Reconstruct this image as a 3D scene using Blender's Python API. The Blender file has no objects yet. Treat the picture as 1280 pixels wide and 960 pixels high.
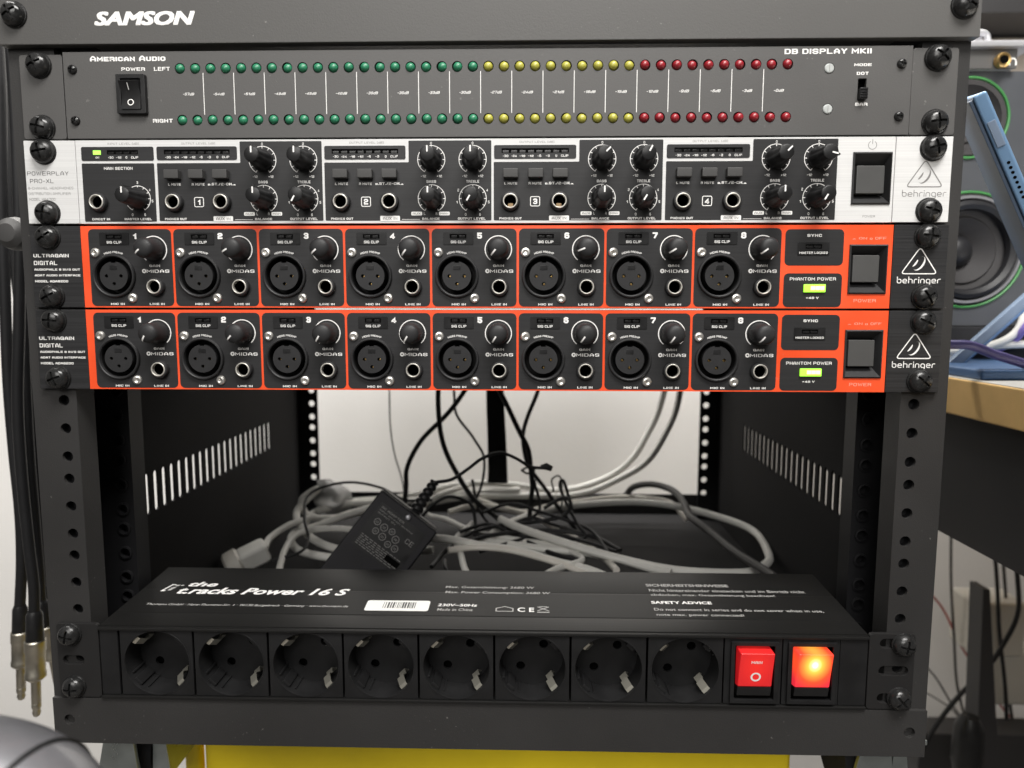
import bpy, bmesh, math, random
from math import sin, cos, pi, radians, sqrt, atan2, hypot
from mathutils import Vector, Matrix
from mathutils.geometry import tessellate_polygon

random.seed(7)
scene = bpy.context.scene
C = scene.collection

# ------------------------------------------------------------------ camera
cam_data = bpy.data.cameras.new('camera')
cam = bpy.data.objects.new('camera', cam_data); C.objects.link(cam)
cam.location = (0.0255525, -0.3768774, -0.1339989)
cam.rotation_euler = (1.46493892, -0.00138548, 0.0251223)
cam_data.sensor_width = 36.0
cam_data.lens = 24.47
cam_data.clip_start = 0.01
cam_data.clip_end = 60
cam_data.dof.use_dof = True
cam_data.dof.focus_distance = 0.378
cam_data.dof.aperture_fstop = 8.0
scene.camera = cam

# ------------------------------------------------------------------ world and lamps (one ceiling lamp, plus added fill lights)
world = bpy.data.worlds.new("World"); scene.world = world; world.use_nodes = True
bg = world.node_tree.nodes['Background']
bg.inputs[0].default_value = (1.0, 0.965, 0.92, 1); bg.inputs[1].default_value = 0.11

def area(name, loc, target, sx, sy, power, col=(1, .975, .94)):
    l = bpy.data.lights.new(name, 'AREA'); l.shape = 'RECTANGLE'; l.size = sx; l.size_y = sy
    l.energy = power; l.color = col
    o = bpy.data.objects.new(name, l); C.objects.link(o); o.location = loc
    o.rotation_euler = (Vector(target) - Vector(loc)).to_track_quat('-Z', 'Y').to_euler()
    return o
area('ceiling_or_fill_lamp', (0.25, -0.62, 0.95), (0.05, 0.0, -0.1), 0.75, 0.40, 26)
area('ceiling_or_fill_lamp', (-0.75, 0.35, 1.3), (-0.6, 0.75, -0.4), 0.9, 0.5, 40)  # added fill light, brightens the wall left of the rack
area('ceiling_or_fill_lamp', (0.85, 0.71, 0.9), (0.8, 0.74, -0.6), 0.8, 0.1, 16)  # fill light added for the wall under the desk
area('ceiling_or_fill_lamp', (0.0, 0.62, 1.0), (0.0, 0.66, -0.4), 0.9, 0.2, 30)  # added light behind the rack, brightens wall and open bay
area('ceiling_or_fill_lamp', (-0.3, -1.9, 0.9), (0.2, 0.5, -0.4), 1.2, 0.9, 26)  # added frontal fill, reaches the cables deep in the bay

scene.view_settings.view_transform = 'Standard'
scene.view_settings.look = 'None'
scene.view_settings.exposure = 0.0
scene.view_settings.gamma = 1.0
scene.cycles.use_denoising = True
scene.cycles.max_bounces = 8

# ------------------------------------------------------------------ materials
MATS = {}
def mat(name, col, rough=.5, metal=0., spec=.5, noise=None, bump=0., bscale=900., brushed=None, coat=0.,
        emit=None, estr=0., trans=0., rvar=0.0, alpha=None, dust=0.):
    """col: base colour.  noise=(scale, amount): mottled value.  brushed='X': streaks along x."""
    if max(col) < .03 and spec == .5 and metal < .2: spec = .32   # matt moulded and powder coated blacks
    m = bpy.data.materials.new(name); m.use_nodes = True
    nt = m.node_tree; n = nt.nodes; l = nt.links; b = n['Principled BSDF']
    b.inputs['Base Color'].default_value = (*col, 1)
    b.inputs['Roughness'].default_value = rough
    b.inputs['Metallic'].default_value = metal
    b.inputs['Specular IOR Level'].default_value = spec
    b.inputs['Coat Weight'].default_value = coat
    b.inputs['Transmission Weight'].default_value = trans
    tc = n.new('ShaderNodeTexCoord')
    geo = n.new('ShaderNodeNewGeometry')
    if noise or rvar:
        sc_, am = noise if noise else (60, 0)
        t = n.new('ShaderNodeTexNoise'); t.inputs['Scale'].default_value = sc_; t.inputs['Detail'].default_value = 6
        l.new(geo.outputs['Position'], t.inputs['Vector'])
        if am:
            r = n.new('ShaderNodeMapRange'); r.inputs['From Min'].default_value = .3; r.inputs['From Max'].default_value = .7
            r.inputs['To Min'].default_value = 1 - am; r.inputs['To Max'].default_value = 1 + am
            l.new(t.outputs['Fac'], r.inputs['Value'])
            mx = n.new('ShaderNodeVectorMath'); mx.operation = 'SCALE'; mx.inputs[0].default_value = col
            l.new(r.outputs[0], mx.inputs['Scale']); l.new(mx.outputs[0], b.inputs['Base Color'])
        if rvar:
            r2 = n.new('ShaderNodeMapRange'); r2.inputs['From Min'].default_value = .3; r2.inputs['From Max'].default_value = .7
            r2.inputs['To Min'].default_value = max(.03, rough - rvar); r2.inputs['To Max'].default_value = min(1, rough + rvar)
            l.new(t.outputs['Fac'], r2.inputs['Value']); l.new(r2.outputs[0], b.inputs['Roughness'])
    if brushed:
        mp = n.new('ShaderNodeMapping'); mp.inputs['Scale'].default_value = (6, 900, 900) if brushed == 'X' else (900, 900, 6)
        l.new(geo.outputs['Position'], mp.inputs['Vector'])
        t2 = n.new('ShaderNodeTexNoise'); t2.inputs['Scale'].default_value = 1.6; t2.inputs['Detail'].default_value = 3
        l.new(mp.outputs[0], t2.inputs['Vector'])
        r = n.new('ShaderNodeMapRange'); r.inputs['From Min'].default_value = .3; r.inputs['From Max'].default_value = .7
        am = noise[1] if noise else .08
        r.inputs['To Min'].default_value = 1 - am; r.inputs['To Max'].default_value = 1 + am
        l.new(t2.outputs['Fac'], r.inputs['Value'])
        mx = n.new('ShaderNodeVectorMath'); mx.operation = 'SCALE'; mx.inputs[0].default_value = col
        l.new(r.outputs[0], mx.inputs['Scale']); l.new(mx.outputs[0], b.inputs['Base Color'])
        bp = n.new('ShaderNodeBump'); bp.inputs['Strength'].default_value = .35; bp.inputs['Distance'].default_value = .00006
        l.new(t2.outputs['Fac'], bp.inputs['Height']); l.new(bp.outputs[0], b.inputs['Normal'])
    elif bump:
        t3 = n.new('ShaderNodeTexNoise'); t3.inputs['Scale'].default_value = bscale; t3.inputs['Detail'].default_value = 3
        l.new(geo.outputs['Position'], t3.inputs['Vector'])
        bp = n.new('ShaderNodeBump'); bp.inputs['Strength'].default_value = bump; bp.inputs['Distance'].default_value = .0002
        l.new(t3.outputs['Fac'], bp.inputs['Height']); l.new(bp.outputs[0], b.inputs['Normal'])
    if dust:   # sparse pale specks of dust lying on the surface
        v = n.new('ShaderNodeTexNoise'); v.inputs['Scale'].default_value = 420; v.inputs['Detail'].default_value = 2
        l.new(geo.outputs['Position'], v.inputs['Vector'])
        big = n.new('ShaderNodeTexNoise'); big.inputs['Scale'].default_value = 22; big.inputs['Detail'].default_value = 3
        l.new(geo.outputs['Position'], big.inputs['Vector'])
        r = n.new('ShaderNodeMapRange'); r.inputs['From Min'].default_value = .70; r.inputs['From Max'].default_value = .76
        r.inputs['To Min'].default_value = 0; r.inputs['To Max'].default_value = dust
        l.new(v.outputs['Fac'], r.inputs['Value'])
        r4 = n.new('ShaderNodeMapRange'); r4.inputs['From Min'].default_value = .5; r4.inputs['From Max'].default_value = .68
        l.new(big.outputs['Fac'], r4.inputs['Value'])
        mu = n.new('ShaderNodeMath'); mu.operation = 'MULTIPLY'; l.new(r.outputs[0], mu.inputs[0]); l.new(r4.outputs[0], mu.inputs[1])
        mix = n.new('ShaderNodeMix'); mix.data_type = 'RGBA'
        old = b.inputs['Base Color'].links[0].from_socket if b.inputs['Base Color'].links else None
        if old: l.new(old, mix.inputs['A'])
        else: mix.inputs['A'].default_value = (*col, 1)
        mix.inputs['B'].default_value = (.35, .34, .32, 1)
        l.new(mu.outputs[0], mix.inputs['Factor']); l.new(mix.outputs['Result'], b.inputs['Base Color'])
    if emit:
        b.inputs['Emission Color'].default_value = (*emit, 1); b.inputs['Emission Strength'].default_value = estr
    MATS[name] = m
    return m
mat('powder_black', (.028, .027, .0265), .55, bump=.5, bscale=1300, noise=(9, .14), rvar=.07, spec=.4, dust=.5)
mat('panel_grey', (.076, .074, .072), .55, bump=.35, bscale=1500, noise=(14, .08), rvar=.07, dust=.35)
mat('lid_grey', (.072, .070, .067), .58, bump=.35, bscale=1300, noise=(7, .10), rvar=.07, dust=.5)
mat('panel_shaded', (.018, .0175, .018), .8, spec=.15, bump=.3, bscale=1500, noise=(9, .1))  # rack steel darkened, shade of the interior put into the colour
mat('rail_dark', (.009, .009, .010), .5, bump=.3, bscale=1500, noise=(12, .15))
mat('brushed_black', (.024, .024, .025), .40, noise=(1, .28), brushed='X')
mat('channel_black', (.024, .024, .025), .45, noise=(1, .12), brushed='X')
mat('brushed_silver', (.63, .63, .625), .5, metal=.0, noise=(1, .06), brushed='X')
mat('orange_paint', (.84, .085, .022), .40, noise=(40, .09), bump=.12, bscale=900, rvar=.12, dust=.25)
mat('print_white', (.84, .83, .81), .6)
mat('print_dim', (.42, .415, .40), .6)
mat('print_grey', (.20, .195, .19), .6)
mat('print_dark', (.07, .07, .07), .6)
mat('print_pink', (.90, .38, .28), .6)
mat('plastic_black', (.012, .012, .0125), .38, noise=(120, .15), bump=.12, bscale=2500, rvar=.08)
mat('plastic_matt', (.021, .021, .022), .5, noise=(120, .12), bump=.2, bscale=3000)
mat('plastic_soft', (.045, .044, .043), .55, bump=.2, bscale=3000)
mat('switch_key', (.065, .065, .064), .45, noise=(60, .08), bump=.12, bscale=2500)
mat('screw_black', (.030, .030, .030), .26, metal=.45, rvar=.12, noise=(260, .3), bump=.25, bscale=700)
mat('hole_black', (.002, .002, .002), .9, spec=.05)
mat('nickel', (.62, .60, .56), .25, metal=1, rvar=.12, noise=(300, .15))
mat('nickel_dull', (.50, .47, .40), .4, metal=1, rvar=.12, noise=(90, .15))
mat('screw_bright', (.74, .72, .68), .32, metal=.9, noise=(300, .1))
mat('brass', (.75, .50, .20), .3, metal=1)
mat('copper_inside', (.55, .38, .22), .45, metal=.8)
mat('led_green', (.022, .20, .10), .42, coat=.15, spec=.6)
mat('led_yellow', (.42, .40, .06), .42, coat=.15, spec=.6)
mat('led_red', (.27, .010, .018), .38, coat=.2, spec=.6)
mat('clip_metal', (.62, .60, .52), .30, metal=.85)
mat('collar_metal', (.62, .60, .55), .42, metal=.6)
mat('recess_shade', (.004, .004, .004), .6, spec=.3)  # socket interior blackened, its shade is in the colour
mat('blank_cap', (.42, .44, .43), .4, noise=(500, .1))
mat('lamp_green', (.3, .8, .1), .4, emit=(.42, 1.0, .02), estr=.95)
mat('lamp_green_core', (.9, 1, .5), .4, emit=(.85, 1.0, .25), estr=1.6)
mat('lamp_small', (.3, .8, .1), .4, emit=(.45, .95, .10), estr=1.0)
mat('smoked', (.010, .010, .010), .18, spec=.6)
mat('strip_alu', (.010, .0098, .0095), .42, metal=.0, noise=(1, .10), brushed='X')
mat('strip_black', (.016, .0155, .0155), .5, bump=.2, bscale=1500)
mat('socket_black', (.012, .012, .0125), .40, noise=(80, .15), bump=.12, bscale=1200, rvar=.06)
mat('sticker', (.80, .80, .77), .5)
mat('cable_black', (.012, .012, .013), .5, noise=(90, .15), bump=.1, bscale=1200)
mat('cable_dark', (.045, .043, .042), .55, noise=(90, .1))
mat('cable_grey', (.66, .63, .57), .5, noise=(40, .08), bump=.1, bscale=900)
mat('cable_light', (.68, .67, .63), .5, noise=(40, .07), bump=.1, bscale=900)
mat('cable_purple', (.085, .07, .20), .45, noise=(40, .1))
mat('cable_lilac', (.30, .22, .60), .45)
mat('cable_red', (.50, .10, .09), .5)
mat('strap_black', (.010, .010, .010), .8, brushed='Z', noise=(1, .2))
mat('brick_plastic', (.010, .0095, .012), .55, noise=(60, .2), bump=.3, bscale=1800)
mat('bag', (.62, .62, .62), .25, trans=.55, bump=.6, bscale=60)
mat('wall_paint', (.76, .745, .72), .85, noise=(5, .03), bump=.8, bscale=160)
mat('floor_grey', (.16, .15, .14), .6, noise=(6, .1))
mat('desk_edge', (.80, .52, .21), .45, noise=(30, .10))
mat('desk_top', (.60, .58, .54), .5, noise=(20, .04))
mat('desk_frame', (.030, .029, .030), .5, noise=(9, .12), bump=.15)
mat('speaker_grey', (.07, .074, .082), .40, noise=(40, .05), bump=.15, bscale=1500)
mat('cone_black', (.035, .033, .034), .7, noise=(50, .1))
mat('cone_rubber', (.018, .018, .020), .45)
mat('ring_green', (.045, .22, .055), .45)
mat('ring_silver', (.32, .32, .34), .35, metal=.5)
mat('tablet_blue', (.17, .29, .46), .36, metal=.35, noise=(20, .04))
mat('tablet_edge', (.22, .38, .60), .30, metal=.4)
mat('case_slate', (.070, .10, .15), .5, noise=(30, .08))
mat('case_light', (.17, .22, .30), .35, noise=(30, .08))
mat('folio_blue', (.06, .12, .24), .5, noise=(30, .06))
mat('silver_case', (.55, .55, .57), .35, metal=.5)
mat('yellow_plastic', (.95, .72, .012), .45, noise=(20, .08))
mat('zinc', (.42, .46, .46), .35, metal=.9, noise=(60, .15), rvar=.1)
mat('glossy_grey', (.15, .15, .16), .30, metal=.4, coat=.4, noise=(25, .3))
mat('wall_plastic', (.62, .60, .54), .5)
mat('pad_black', (.02, .02, .022), .8)
mat('beige_wall', (.33, .29, .25), .8)

# a red rocker lit by the neon lamp behind it: brightest where the lamp sits, fading to the rim
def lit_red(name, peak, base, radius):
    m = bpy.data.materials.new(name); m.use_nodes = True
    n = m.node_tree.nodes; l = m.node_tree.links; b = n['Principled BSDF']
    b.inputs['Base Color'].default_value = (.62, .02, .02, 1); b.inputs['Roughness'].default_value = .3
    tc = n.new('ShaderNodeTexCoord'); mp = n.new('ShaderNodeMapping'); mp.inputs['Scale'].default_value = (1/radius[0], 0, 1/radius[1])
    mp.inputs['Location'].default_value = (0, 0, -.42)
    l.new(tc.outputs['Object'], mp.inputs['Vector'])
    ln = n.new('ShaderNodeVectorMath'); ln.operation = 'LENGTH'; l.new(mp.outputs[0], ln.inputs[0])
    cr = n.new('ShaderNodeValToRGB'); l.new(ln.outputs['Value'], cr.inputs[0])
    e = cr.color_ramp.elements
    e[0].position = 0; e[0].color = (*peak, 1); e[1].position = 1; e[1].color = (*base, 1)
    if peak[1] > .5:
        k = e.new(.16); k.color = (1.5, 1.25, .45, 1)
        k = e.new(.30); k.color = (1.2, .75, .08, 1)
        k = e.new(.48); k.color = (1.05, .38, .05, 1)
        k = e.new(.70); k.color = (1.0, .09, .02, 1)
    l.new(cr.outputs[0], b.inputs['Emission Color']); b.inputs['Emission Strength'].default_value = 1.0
    MATS[name] = m
lit_red('rocker_lit', (3.0, 2.8, 2.0), (.70, .025, .045), (.0130, .0160))
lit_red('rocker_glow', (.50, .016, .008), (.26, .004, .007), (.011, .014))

# ------------------------------------------------------------------ mesh helpers; everything in millimetres
class MB:
    def __init__(s): s.v = []; s.f = []
    def quad(s, a, b, c, d):
        i = len(s.v); s.v += [a, b, c, d]; s.f.append((i, i+1, i+2, i+3))
    def box(s, x0, x1, y0, y1, z0, z1):
        i = len(s.v)
        s.v += [(x0,y0,z0),(x1,y0,z0),(x1,y1,z0),(x0,y1,z0),(x0,y0,z1),(x1,y0,z1),(x1,y1,z1),(x0,y1,z1)]
        s.f += [(i,i+3,i+2,i+1),(i+4,i+5,i+6,i+7),(i,i+1,i+5,i+4),(i+1,i+2,i+6,i+5),(i+2,i+3,i+7,i+6),(i+3,i,i+4,i+7)]
        return s
    def prism(s, pts, y0, y1, axis='y', holes=()):
        """outline pts (a,b) with holes, extruded from y0 (front) to y1; axis y: (x,z) plane, x: (y,z) plane, z: (x,y) plane"""
        def P(p, t):
            return (p[0], t, p[1]) if axis == 'y' else ((t, p[0], p[1]) if axis == 'x' else (p[0], p[1], t))
        loops = [list(pts)] + [list(h) for h in holes]
        flat = [p for L in loops for p in L]
        tris = tessellate_polygon([[Vector((p[0], p[1], 0)) for p in L] for L in loops])
        n = len(flat); i = len(s.v)
        s.v += [P(p, y0) for p in flat] + [P(p, y1) for p in flat]
        for t in tris:
            s.f.append(tuple(i+k for k in t)); s.f.append(tuple(i+n+k for k in reversed(t)))
        o = 0
        for L in loops:
            m = len(L)
            for k in range(m):
                a, b = o+k, o+(k+1) % m
                s.f.append((i+a, i+b, i+n+b, i+n+a))
            o += m
        return s
    def lathe(s, prof, seg=32, c=(0,0,0), axis='y', mod=None, cap=False):
        """profile [(r, t)] about the given axis; t runs along it"""
        i = len(s.v); n = len(prof)
        for (r, t) in prof:
            for k in range(seg):
                a = 2*pi*k/seg; rr = r*(mod(a, t) if mod else 1)
                if axis == 'y': s.v.append((c[0]+rr*cos(a), c[1]+t, c[2]+rr*sin(a)))
                elif axis == 'z': s.v.append((c[0]+rr*cos(a), c[1]+rr*sin(a), c[2]+t))
                else: s.v.append((c[0]+t, c[1]+rr*cos(a), c[2]+rr*sin(a)))
        for j in range(n-1):
            for k in range(seg):
                k2 = (k+1) % seg
                s.f.append((i+j*seg+k, i+j*seg+k2, i+(j+1)*seg+k2, i+(j+1)*seg+k))
        if cap and prof[0][0] > 1e-6: s.f.append(tuple(i+k for k in range(seg)))
        if cap and prof[-1][0] > 1e-6: s.f.append(tuple(i+(n-1)*seg+k for k in reversed(range(seg))))
        return s
    def tube(s, pts, r, seg=10, cap=True, flat=None):
        P = [Vector(p) for p in pts]; i0 = len(s.v); N = len(P)
        up = Vector((0, 0, 1)); prev = None
        for j, p in enumerate(P):
            t = (P[min(j+1, N-1)] - P[max(j-1, 0)]).normalized()
            if prev is None:
                a = t.cross(up if abs(t.z) < .9 else Vector((1, 0, 0))).normalized()
            else:
                a = (prev - t*prev.dot(t)).normalized()
            prev = a; b = t.cross(a)
            rr = r[j] if isinstance(r, (list, tuple)) else r
            for k in range(seg):
                an = 2*pi*k/seg
                s.v.append(tuple(p + a*cos(an)*rr + b*sin(an)*rr))
        for j in range(N-1):
            for k in range(seg):
                k2 = (k+1) % seg
                s.f.append((i0+j*seg+k, i0+j*seg+k2, i0+(j+1)*seg+k2, i0+(j+1)*seg+k))
        if cap:
            s.f.append(tuple(i0+k for k in range(seg))); s.f.append(tuple(i0+(N-1)*seg+k for k in reversed(range(seg))))
        return s
    def ribbon(s, pts, t, closed=False, y=0.0, ext=0.0, dy=0.0):
        """flat stroke of half width t in the xz plane, facing -y"""
        P = [Vector((p[0], p[1])) for p in pts]; n = len(P)
        if not closed and ext:
            P[0] = P[0] - (P[1]-P[0]).normalized()*ext; P[-1] = P[-1] + (P[-1]-P[-2]).normalized()*ext
        L = []; 
        for j in range(n):
            a = P[j-1] if (j > 0 or closed) else None
            b = P[(j+1) % n] if (j < n-1 or closed) else None
            d1 = (P[j]-a).normalized() if a is not None else None
            d2 = (b-P[j]).normalized() if b is not None else None
            if d1 is None: nn = Vector((-d2.y, d2.x)); k = 1
            elif d2 is None: nn = Vector((-d1.y, d1.x)); k = 1
            else:
                n1 = Vector((-d1.y, d1.x)); n2 = Vector((-d2.y, d2.x)); nn = n1+n2
                if nn.length < 1e-4: nn = n1.copy()
                nn.normalize(); k = 1/max(.45, nn.dot(n1))
            L.append((P[j]+nn*t*k, P[j]-nn*t*k))
        i = len(s.v)
        for a, b in L: s.v += [(a.x, y, a.y), (b.x, y, b.y)]
        m = n if closed else n-1
        for j in range(m):
            q = (j+1) % n
            s.f.append((i+2*j, i+2*j+1, i+2*q+1, i+2*q))
        return s
    def xf(s, M):
        s.v = [tuple(M @ Vector(p)) for p in s.v]; return s
    def mesh(s, name, m, bevel=0, seg=2, ang=32, recalc=True, smooth=True):
        me = bpy.data.meshes.new(name)
        me.from_pydata([(a*.001, b*.001, c*.001) for a, b, c in s.v], [], s.f)
        bm = bmesh.new(); bm.from_mesh(me)
        if bevel:
            bmesh.ops.remove_doubles(bm, verts=bm.verts, dist=1e-7)
            bmesh.ops.dissolve_limit(bm, angle_limit=.01, verts=bm.verts, edges=bm.edges)
        if recalc:
            bmesh.ops.remove_doubles(bm, verts=bm.verts, dist=1e-7)
            bmesh.ops.recalc_face_normals(bm, faces=bm.faces)
        if bevel:
            es = [e for e in bm.edges if len(e.link_faces) == 2 and e.calc_face_angle(0) > radians(40)]
            bmesh.ops.bevel(bm, geom=es, offset=bevel*.001, segments=seg, affect='EDGES', profile=.5, clamp_overlap=True)
        bm.to_mesh(me); bm.free()
        if smooth:
            me.shade_smooth(); me.set_sharp_from_angle(angle=radians(ang))
        me.materials.append(MATS[m])
        if bevel: me['wn'] = 1
        return me

def circle(cx, cz, r, n=24): return [(cx+r*cos(2*pi*k/n), cz+r*sin(2*pi*k/n)) for k in range(n)]
def rrect(x0, x1, z0, z1, r, n=5):
    out = []
    for cx, cz, a0 in ((x1-r, z1-r, 0), (x0+r, z1-r, 90), (x0+r, z0+r, 180), (x1-r, z0+r, 270)):
        for k in range(n+1):
            a = radians(a0+90*k/n); out.append((cx+r*cos(a), cz+r*sin(a)))
    return out
def round_poly(pts, r, n=4):
    """round every corner of a polygon"""
    out = []; N = len(pts)
    for i in range(N):
        p = Vector(pts[i]); a = Vector(pts[i-1]); b = Vector(pts[(i+1) % N])
        u = (a-p).normalized(); v = (b-p).normalized()
        for k in range(n+1):
            t = k/n
            q = (p+u*r)*(1-t)**2 + p*2*t*(1-t) + (p+v*r)*t*t
            out.append((q.x, q.y))
    return out
def slot(x0, x1, cz, r, n=6):
    out = []
    for k in range(n+1):
        a = radians(-90+180*k/n); out.append((x1-r+r*cos(a), cz+r*sin(a)))
    for k in range(n+1):
        a = radians(90+180*k/n); out.append((x0+r+r*cos(a), cz+r*sin(a)))
    return out
def spline(pts, n=10):
    P = [Vector(p) for p in pts]
    if len(P) < 3: return [tuple(P[0].lerp(P[-1], k/n)) for k in range(n+1)]
    P = [P[0]*2-P[1]] + P + [P[-1]*2-P[-2]]; out = []
    for i in range(1, len(P)-2):
        for k in range(n):
            t = k/n; a, b, c, d = P[i-1], P[i], P[i+1], P[i+2]
            out.append(tuple(.5*((2*b)+(c-a)*t+(2*a-5*b+4*c-d)*t*t+(3*b-a-3*c+d)*t*t*t)))
    out.append(tuple(P[-2])); return out

W = {}
def root(name, at, label, cat, group=None, kind=None):
    o = bpy.data.objects.new(name, None); C.objects.link(o); o.empty_display_size = .01
    o.location = [a*.001 for a in at]; W[o] = Vector(at)
    o['label'] = label; o['category'] = cat
    if group: o['group'] = group
    if kind: o['kind'] = kind
    return o
def add(name, me, parent=None, at=(0, 0, 0), rot=None):
    o = bpy.data.objects.new(name, me); C.objects.link(o)
    at = Vector(at)
    if parent is not None:
        o.parent = parent; o.location = (at - W[parent])*.001
    else: o.location = at*.001
    if rot: o.rotation_euler = rot
    if me.get('wn'):
        w_ = o.modifiers.new('weighted_normals', 'WEIGHTED_NORMAL'); w_.keep_sharp = True; w_.weight = 100
    W[o] = at
    return o
def tag(o, label, cat, group=None):
    o['label'] = label; o['category'] = cat
    if group: o['group'] = group
    return o
def setting(o): o['kind'] = 'structure'; return o
CACHE = {}
def cached(key, fn):
    if key not in CACHE: CACHE[key] = fn()
    return CACHE[key]

# ------------------------------------------------------------------ lettering
G = {}
def _g(ch, *strokes): G[ch] = strokes
Oo = [(1,0),(3,0),(4,1),(4,5),(3,6),(1,6),(0,5),(0,1)]
_g('A', [(0,0),(0,3.4),(1.6,6),(2.4,6),(4,3.4),(4,0)], [(0,1.9),(4,1.9)])
_g('B', [(0,0),(0,6),(3.2,6),(3.9,5.2),(3.9,3.8),(3.2,3.1),(4,2.4),(4,.8),(3.2,0),(0,0)], [(0,3.1),(3.2,3.1)])
_g('C', [(4,1.3),(4,1),(3,0),(1,0),(0,1),(0,5),(1,6),(3,6),(4,5),(4,4.7)])
_g('D', [(0,0),(0,6),(3,6),(4,5),(4,1),(3,0),(0,0)])
_g('E', [(4,0),(0,0),(0,6),(4,6)], [(0,3),(3.5,3)])
_g('F', [(0,0),(0,6),(4,6)], [(0,3),(3.5,3)])
_g('G', [(4,4.7),(4,5),(3,6),(1,6),(0,5),(0,1),(1,0),(4,0),(4,2.8),(2.3,2.8)])
_g('H', [(0,0),(0,6)], [(4,0),(4,6)], [(0,3),(4,3)])
_g('I', [(0,0),(0,6)])
_g('J', [(4,6),(4,1),(3,0),(1,0),(0,1),(0,1.8)])
_g('K', [(0,0),(0,6)], [(3.8,6),(.4,3),(4,0)])
_g('L', [(0,6),(0,0),(3.8,0)])
_g('M', [(0,0),(0,6),(2.5,2),(5,6),(5,0)])
_g('N', [(0,0),(0,6),(4,0),(4,6)])
_g('O', Oo+[Oo[0]])
_g('P', [(0,0),(0,6),(3,6),(4,5.2),(4,3.5),(3,2.7),(0,2.7)])
_g('Q', Oo+[Oo[0]], [(2.6,1.6),(4.3,-.4)])
_g('R', [(0,0),(0,6),(3,6),(4,5.2),(4,3.7),(3,2.9),(0,2.9)], [(2.6,2.9),(4,1.8),(4,0)])
_g('S', [(4,4.7),(4,5.1),(3.1,6),(.9,6),(0,5.2),(0,3.9),(.8,3.1),(3.2,2.9),(4,2.1),(4,.8),(3.1,0),(.9,0),(0,.9),(0,1.3)])
_g('T', [(0,6),(4,6)], [(2,6),(2,0)])
_g('U', [(0,6),(0,1),(1,0),(3,0),(4,1),(4,6)])
_g('V', [(0,6),(2.1,0),(4.2,6)])
_g('W', [(0,6),(1.5,0),(3,5),(4.5,0),(6,6)])
_g('X', [(0,0),(4,6)], [(0,6),(4,0)])
_g('Y', [(0,6),(2,2.8),(4,6)], [(2,2.8),(2,0)])
_g('Z', [(0,6),(4,6),(0,0),(4,0)])
_g('0', Oo+[Oo[0]])
_g('1', [(0,4.6),(1.6,6),(1.6,0)])
_g('2', [(0,4.9),(0,5.2),(.9,6),(3.1,6),(4,5.2),(4,3.9),(3.1,3.1),(.9,2.9),(0,2.1),(0,0),(4,0)])
_g('3', [(0,5.2),(.9,6),(3.1,6),(4,5.2),(4,3.9),(3.2,3.05),(4,2.2),(4,.8),(3.1,0),(.9,0),(0,.8)], [(1.2,3.05),(3.2,3.05)])
_g('4', [(3.1,0),(3.1,6),(0,2),(0,1.5),(4.2,1.5)])
_g('5', [(4,6),(0,6),(0,3.4),(3.1,3.4),(4,2.6),(4,.8),(3.1,0),(.9,0),(0,.8)])
_g('6', [(3.8,5.3),(3.1,6),(.9,6),(0,5),(0,1),(.9,0),(3.1,0),(4,.9),(4,2.6),(3.1,3.4),(0,3.4)])
_g('7', [(0,6),(4,6),(4,5),(1.6,0)])
_g('8', [(.8,3.1),(0,2.3),(0,.8),(.9,0),(3.1,0),(4,.8),(4,2.3),(3.2,3.1),(.8,3.1),(.1,3.9),(.1,5.2),(.9,6),(3.1,6),(3.9,5.2),(3.9,3.9),(3.2,3.1)])
_g('9', [(.2,.7),(.9,0),(3.1,0),(4,1),(4,5),(3.1,6),(.9,6),(0,5.1),(0,3.4),(.9,2.6),(4,2.6)])
_g('-', [(0,2.8),(2,2.8)])
_g('+', [(0,2.8),(3,2.8)], [(1.5,1.3),(1.5,4.3)])
_g('.', [(0,0),(0,.3)])
_g('/', [(0,0),(2.4,6)])
_g('[', [(1.2,-.4),(0,-.4),(0,6.4),(1.2,6.4)])
_g(']', [(0,-.4),(1.2,-.4),(1.2,6.4),(0,6.4)])
_g('d', [(3.4,6),(3.4,0),(.8,0),(0,.8),(0,2.9),(.8,3.7),(3.4,3.7)])
_g('^', [(0,0),(3.2,0),(3.2,3.4),(0,3.4),(0,0)])                     # raised push-key symbol
_g('_', [(0,.2),(4,.2)], [(1,1.6),(3,1.6)])                           # pressed push-key symbol
for c_, s_ in (('b', ([(0,6.3),(0,1),(.9,0),(2.6,0),(3.5,1),(3.5,2.9),(2.6,3.9),(0,3.9)],)),
               ('e', ([(0,2),(3.5,2),(3.5,2.9),(2.6,3.9),(.9,3.9),(0,2.9),(0,1),(.9,0),(3.1,0)],)),
               ('h', ([(0,6.3),(0,0)],[(0,3.9),(2.4,3.9),(3.4,3),(3.4,0)])),
               ('r', ([(0,0),(0,2.9),(.9,3.9),(2.4,3.9)],)),
               ('i', ([(0,0),(0,3.9)],[(0,5.4),(0,5.9)])),
               ('n', ([(0,0),(0,2.9),(.9,3.9),(2.5,3.9),(3.4,2.9),(3.4,0)],)),
               ('g', ([(3.5,0),(.9,0),(0,1),(0,2.9),(.9,3.9),(2.6,3.9),(3.5,2.9),(3.5,-1),(2.6,-1.9),(.5,-1.9)],))):
    G[c_] = s_

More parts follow.
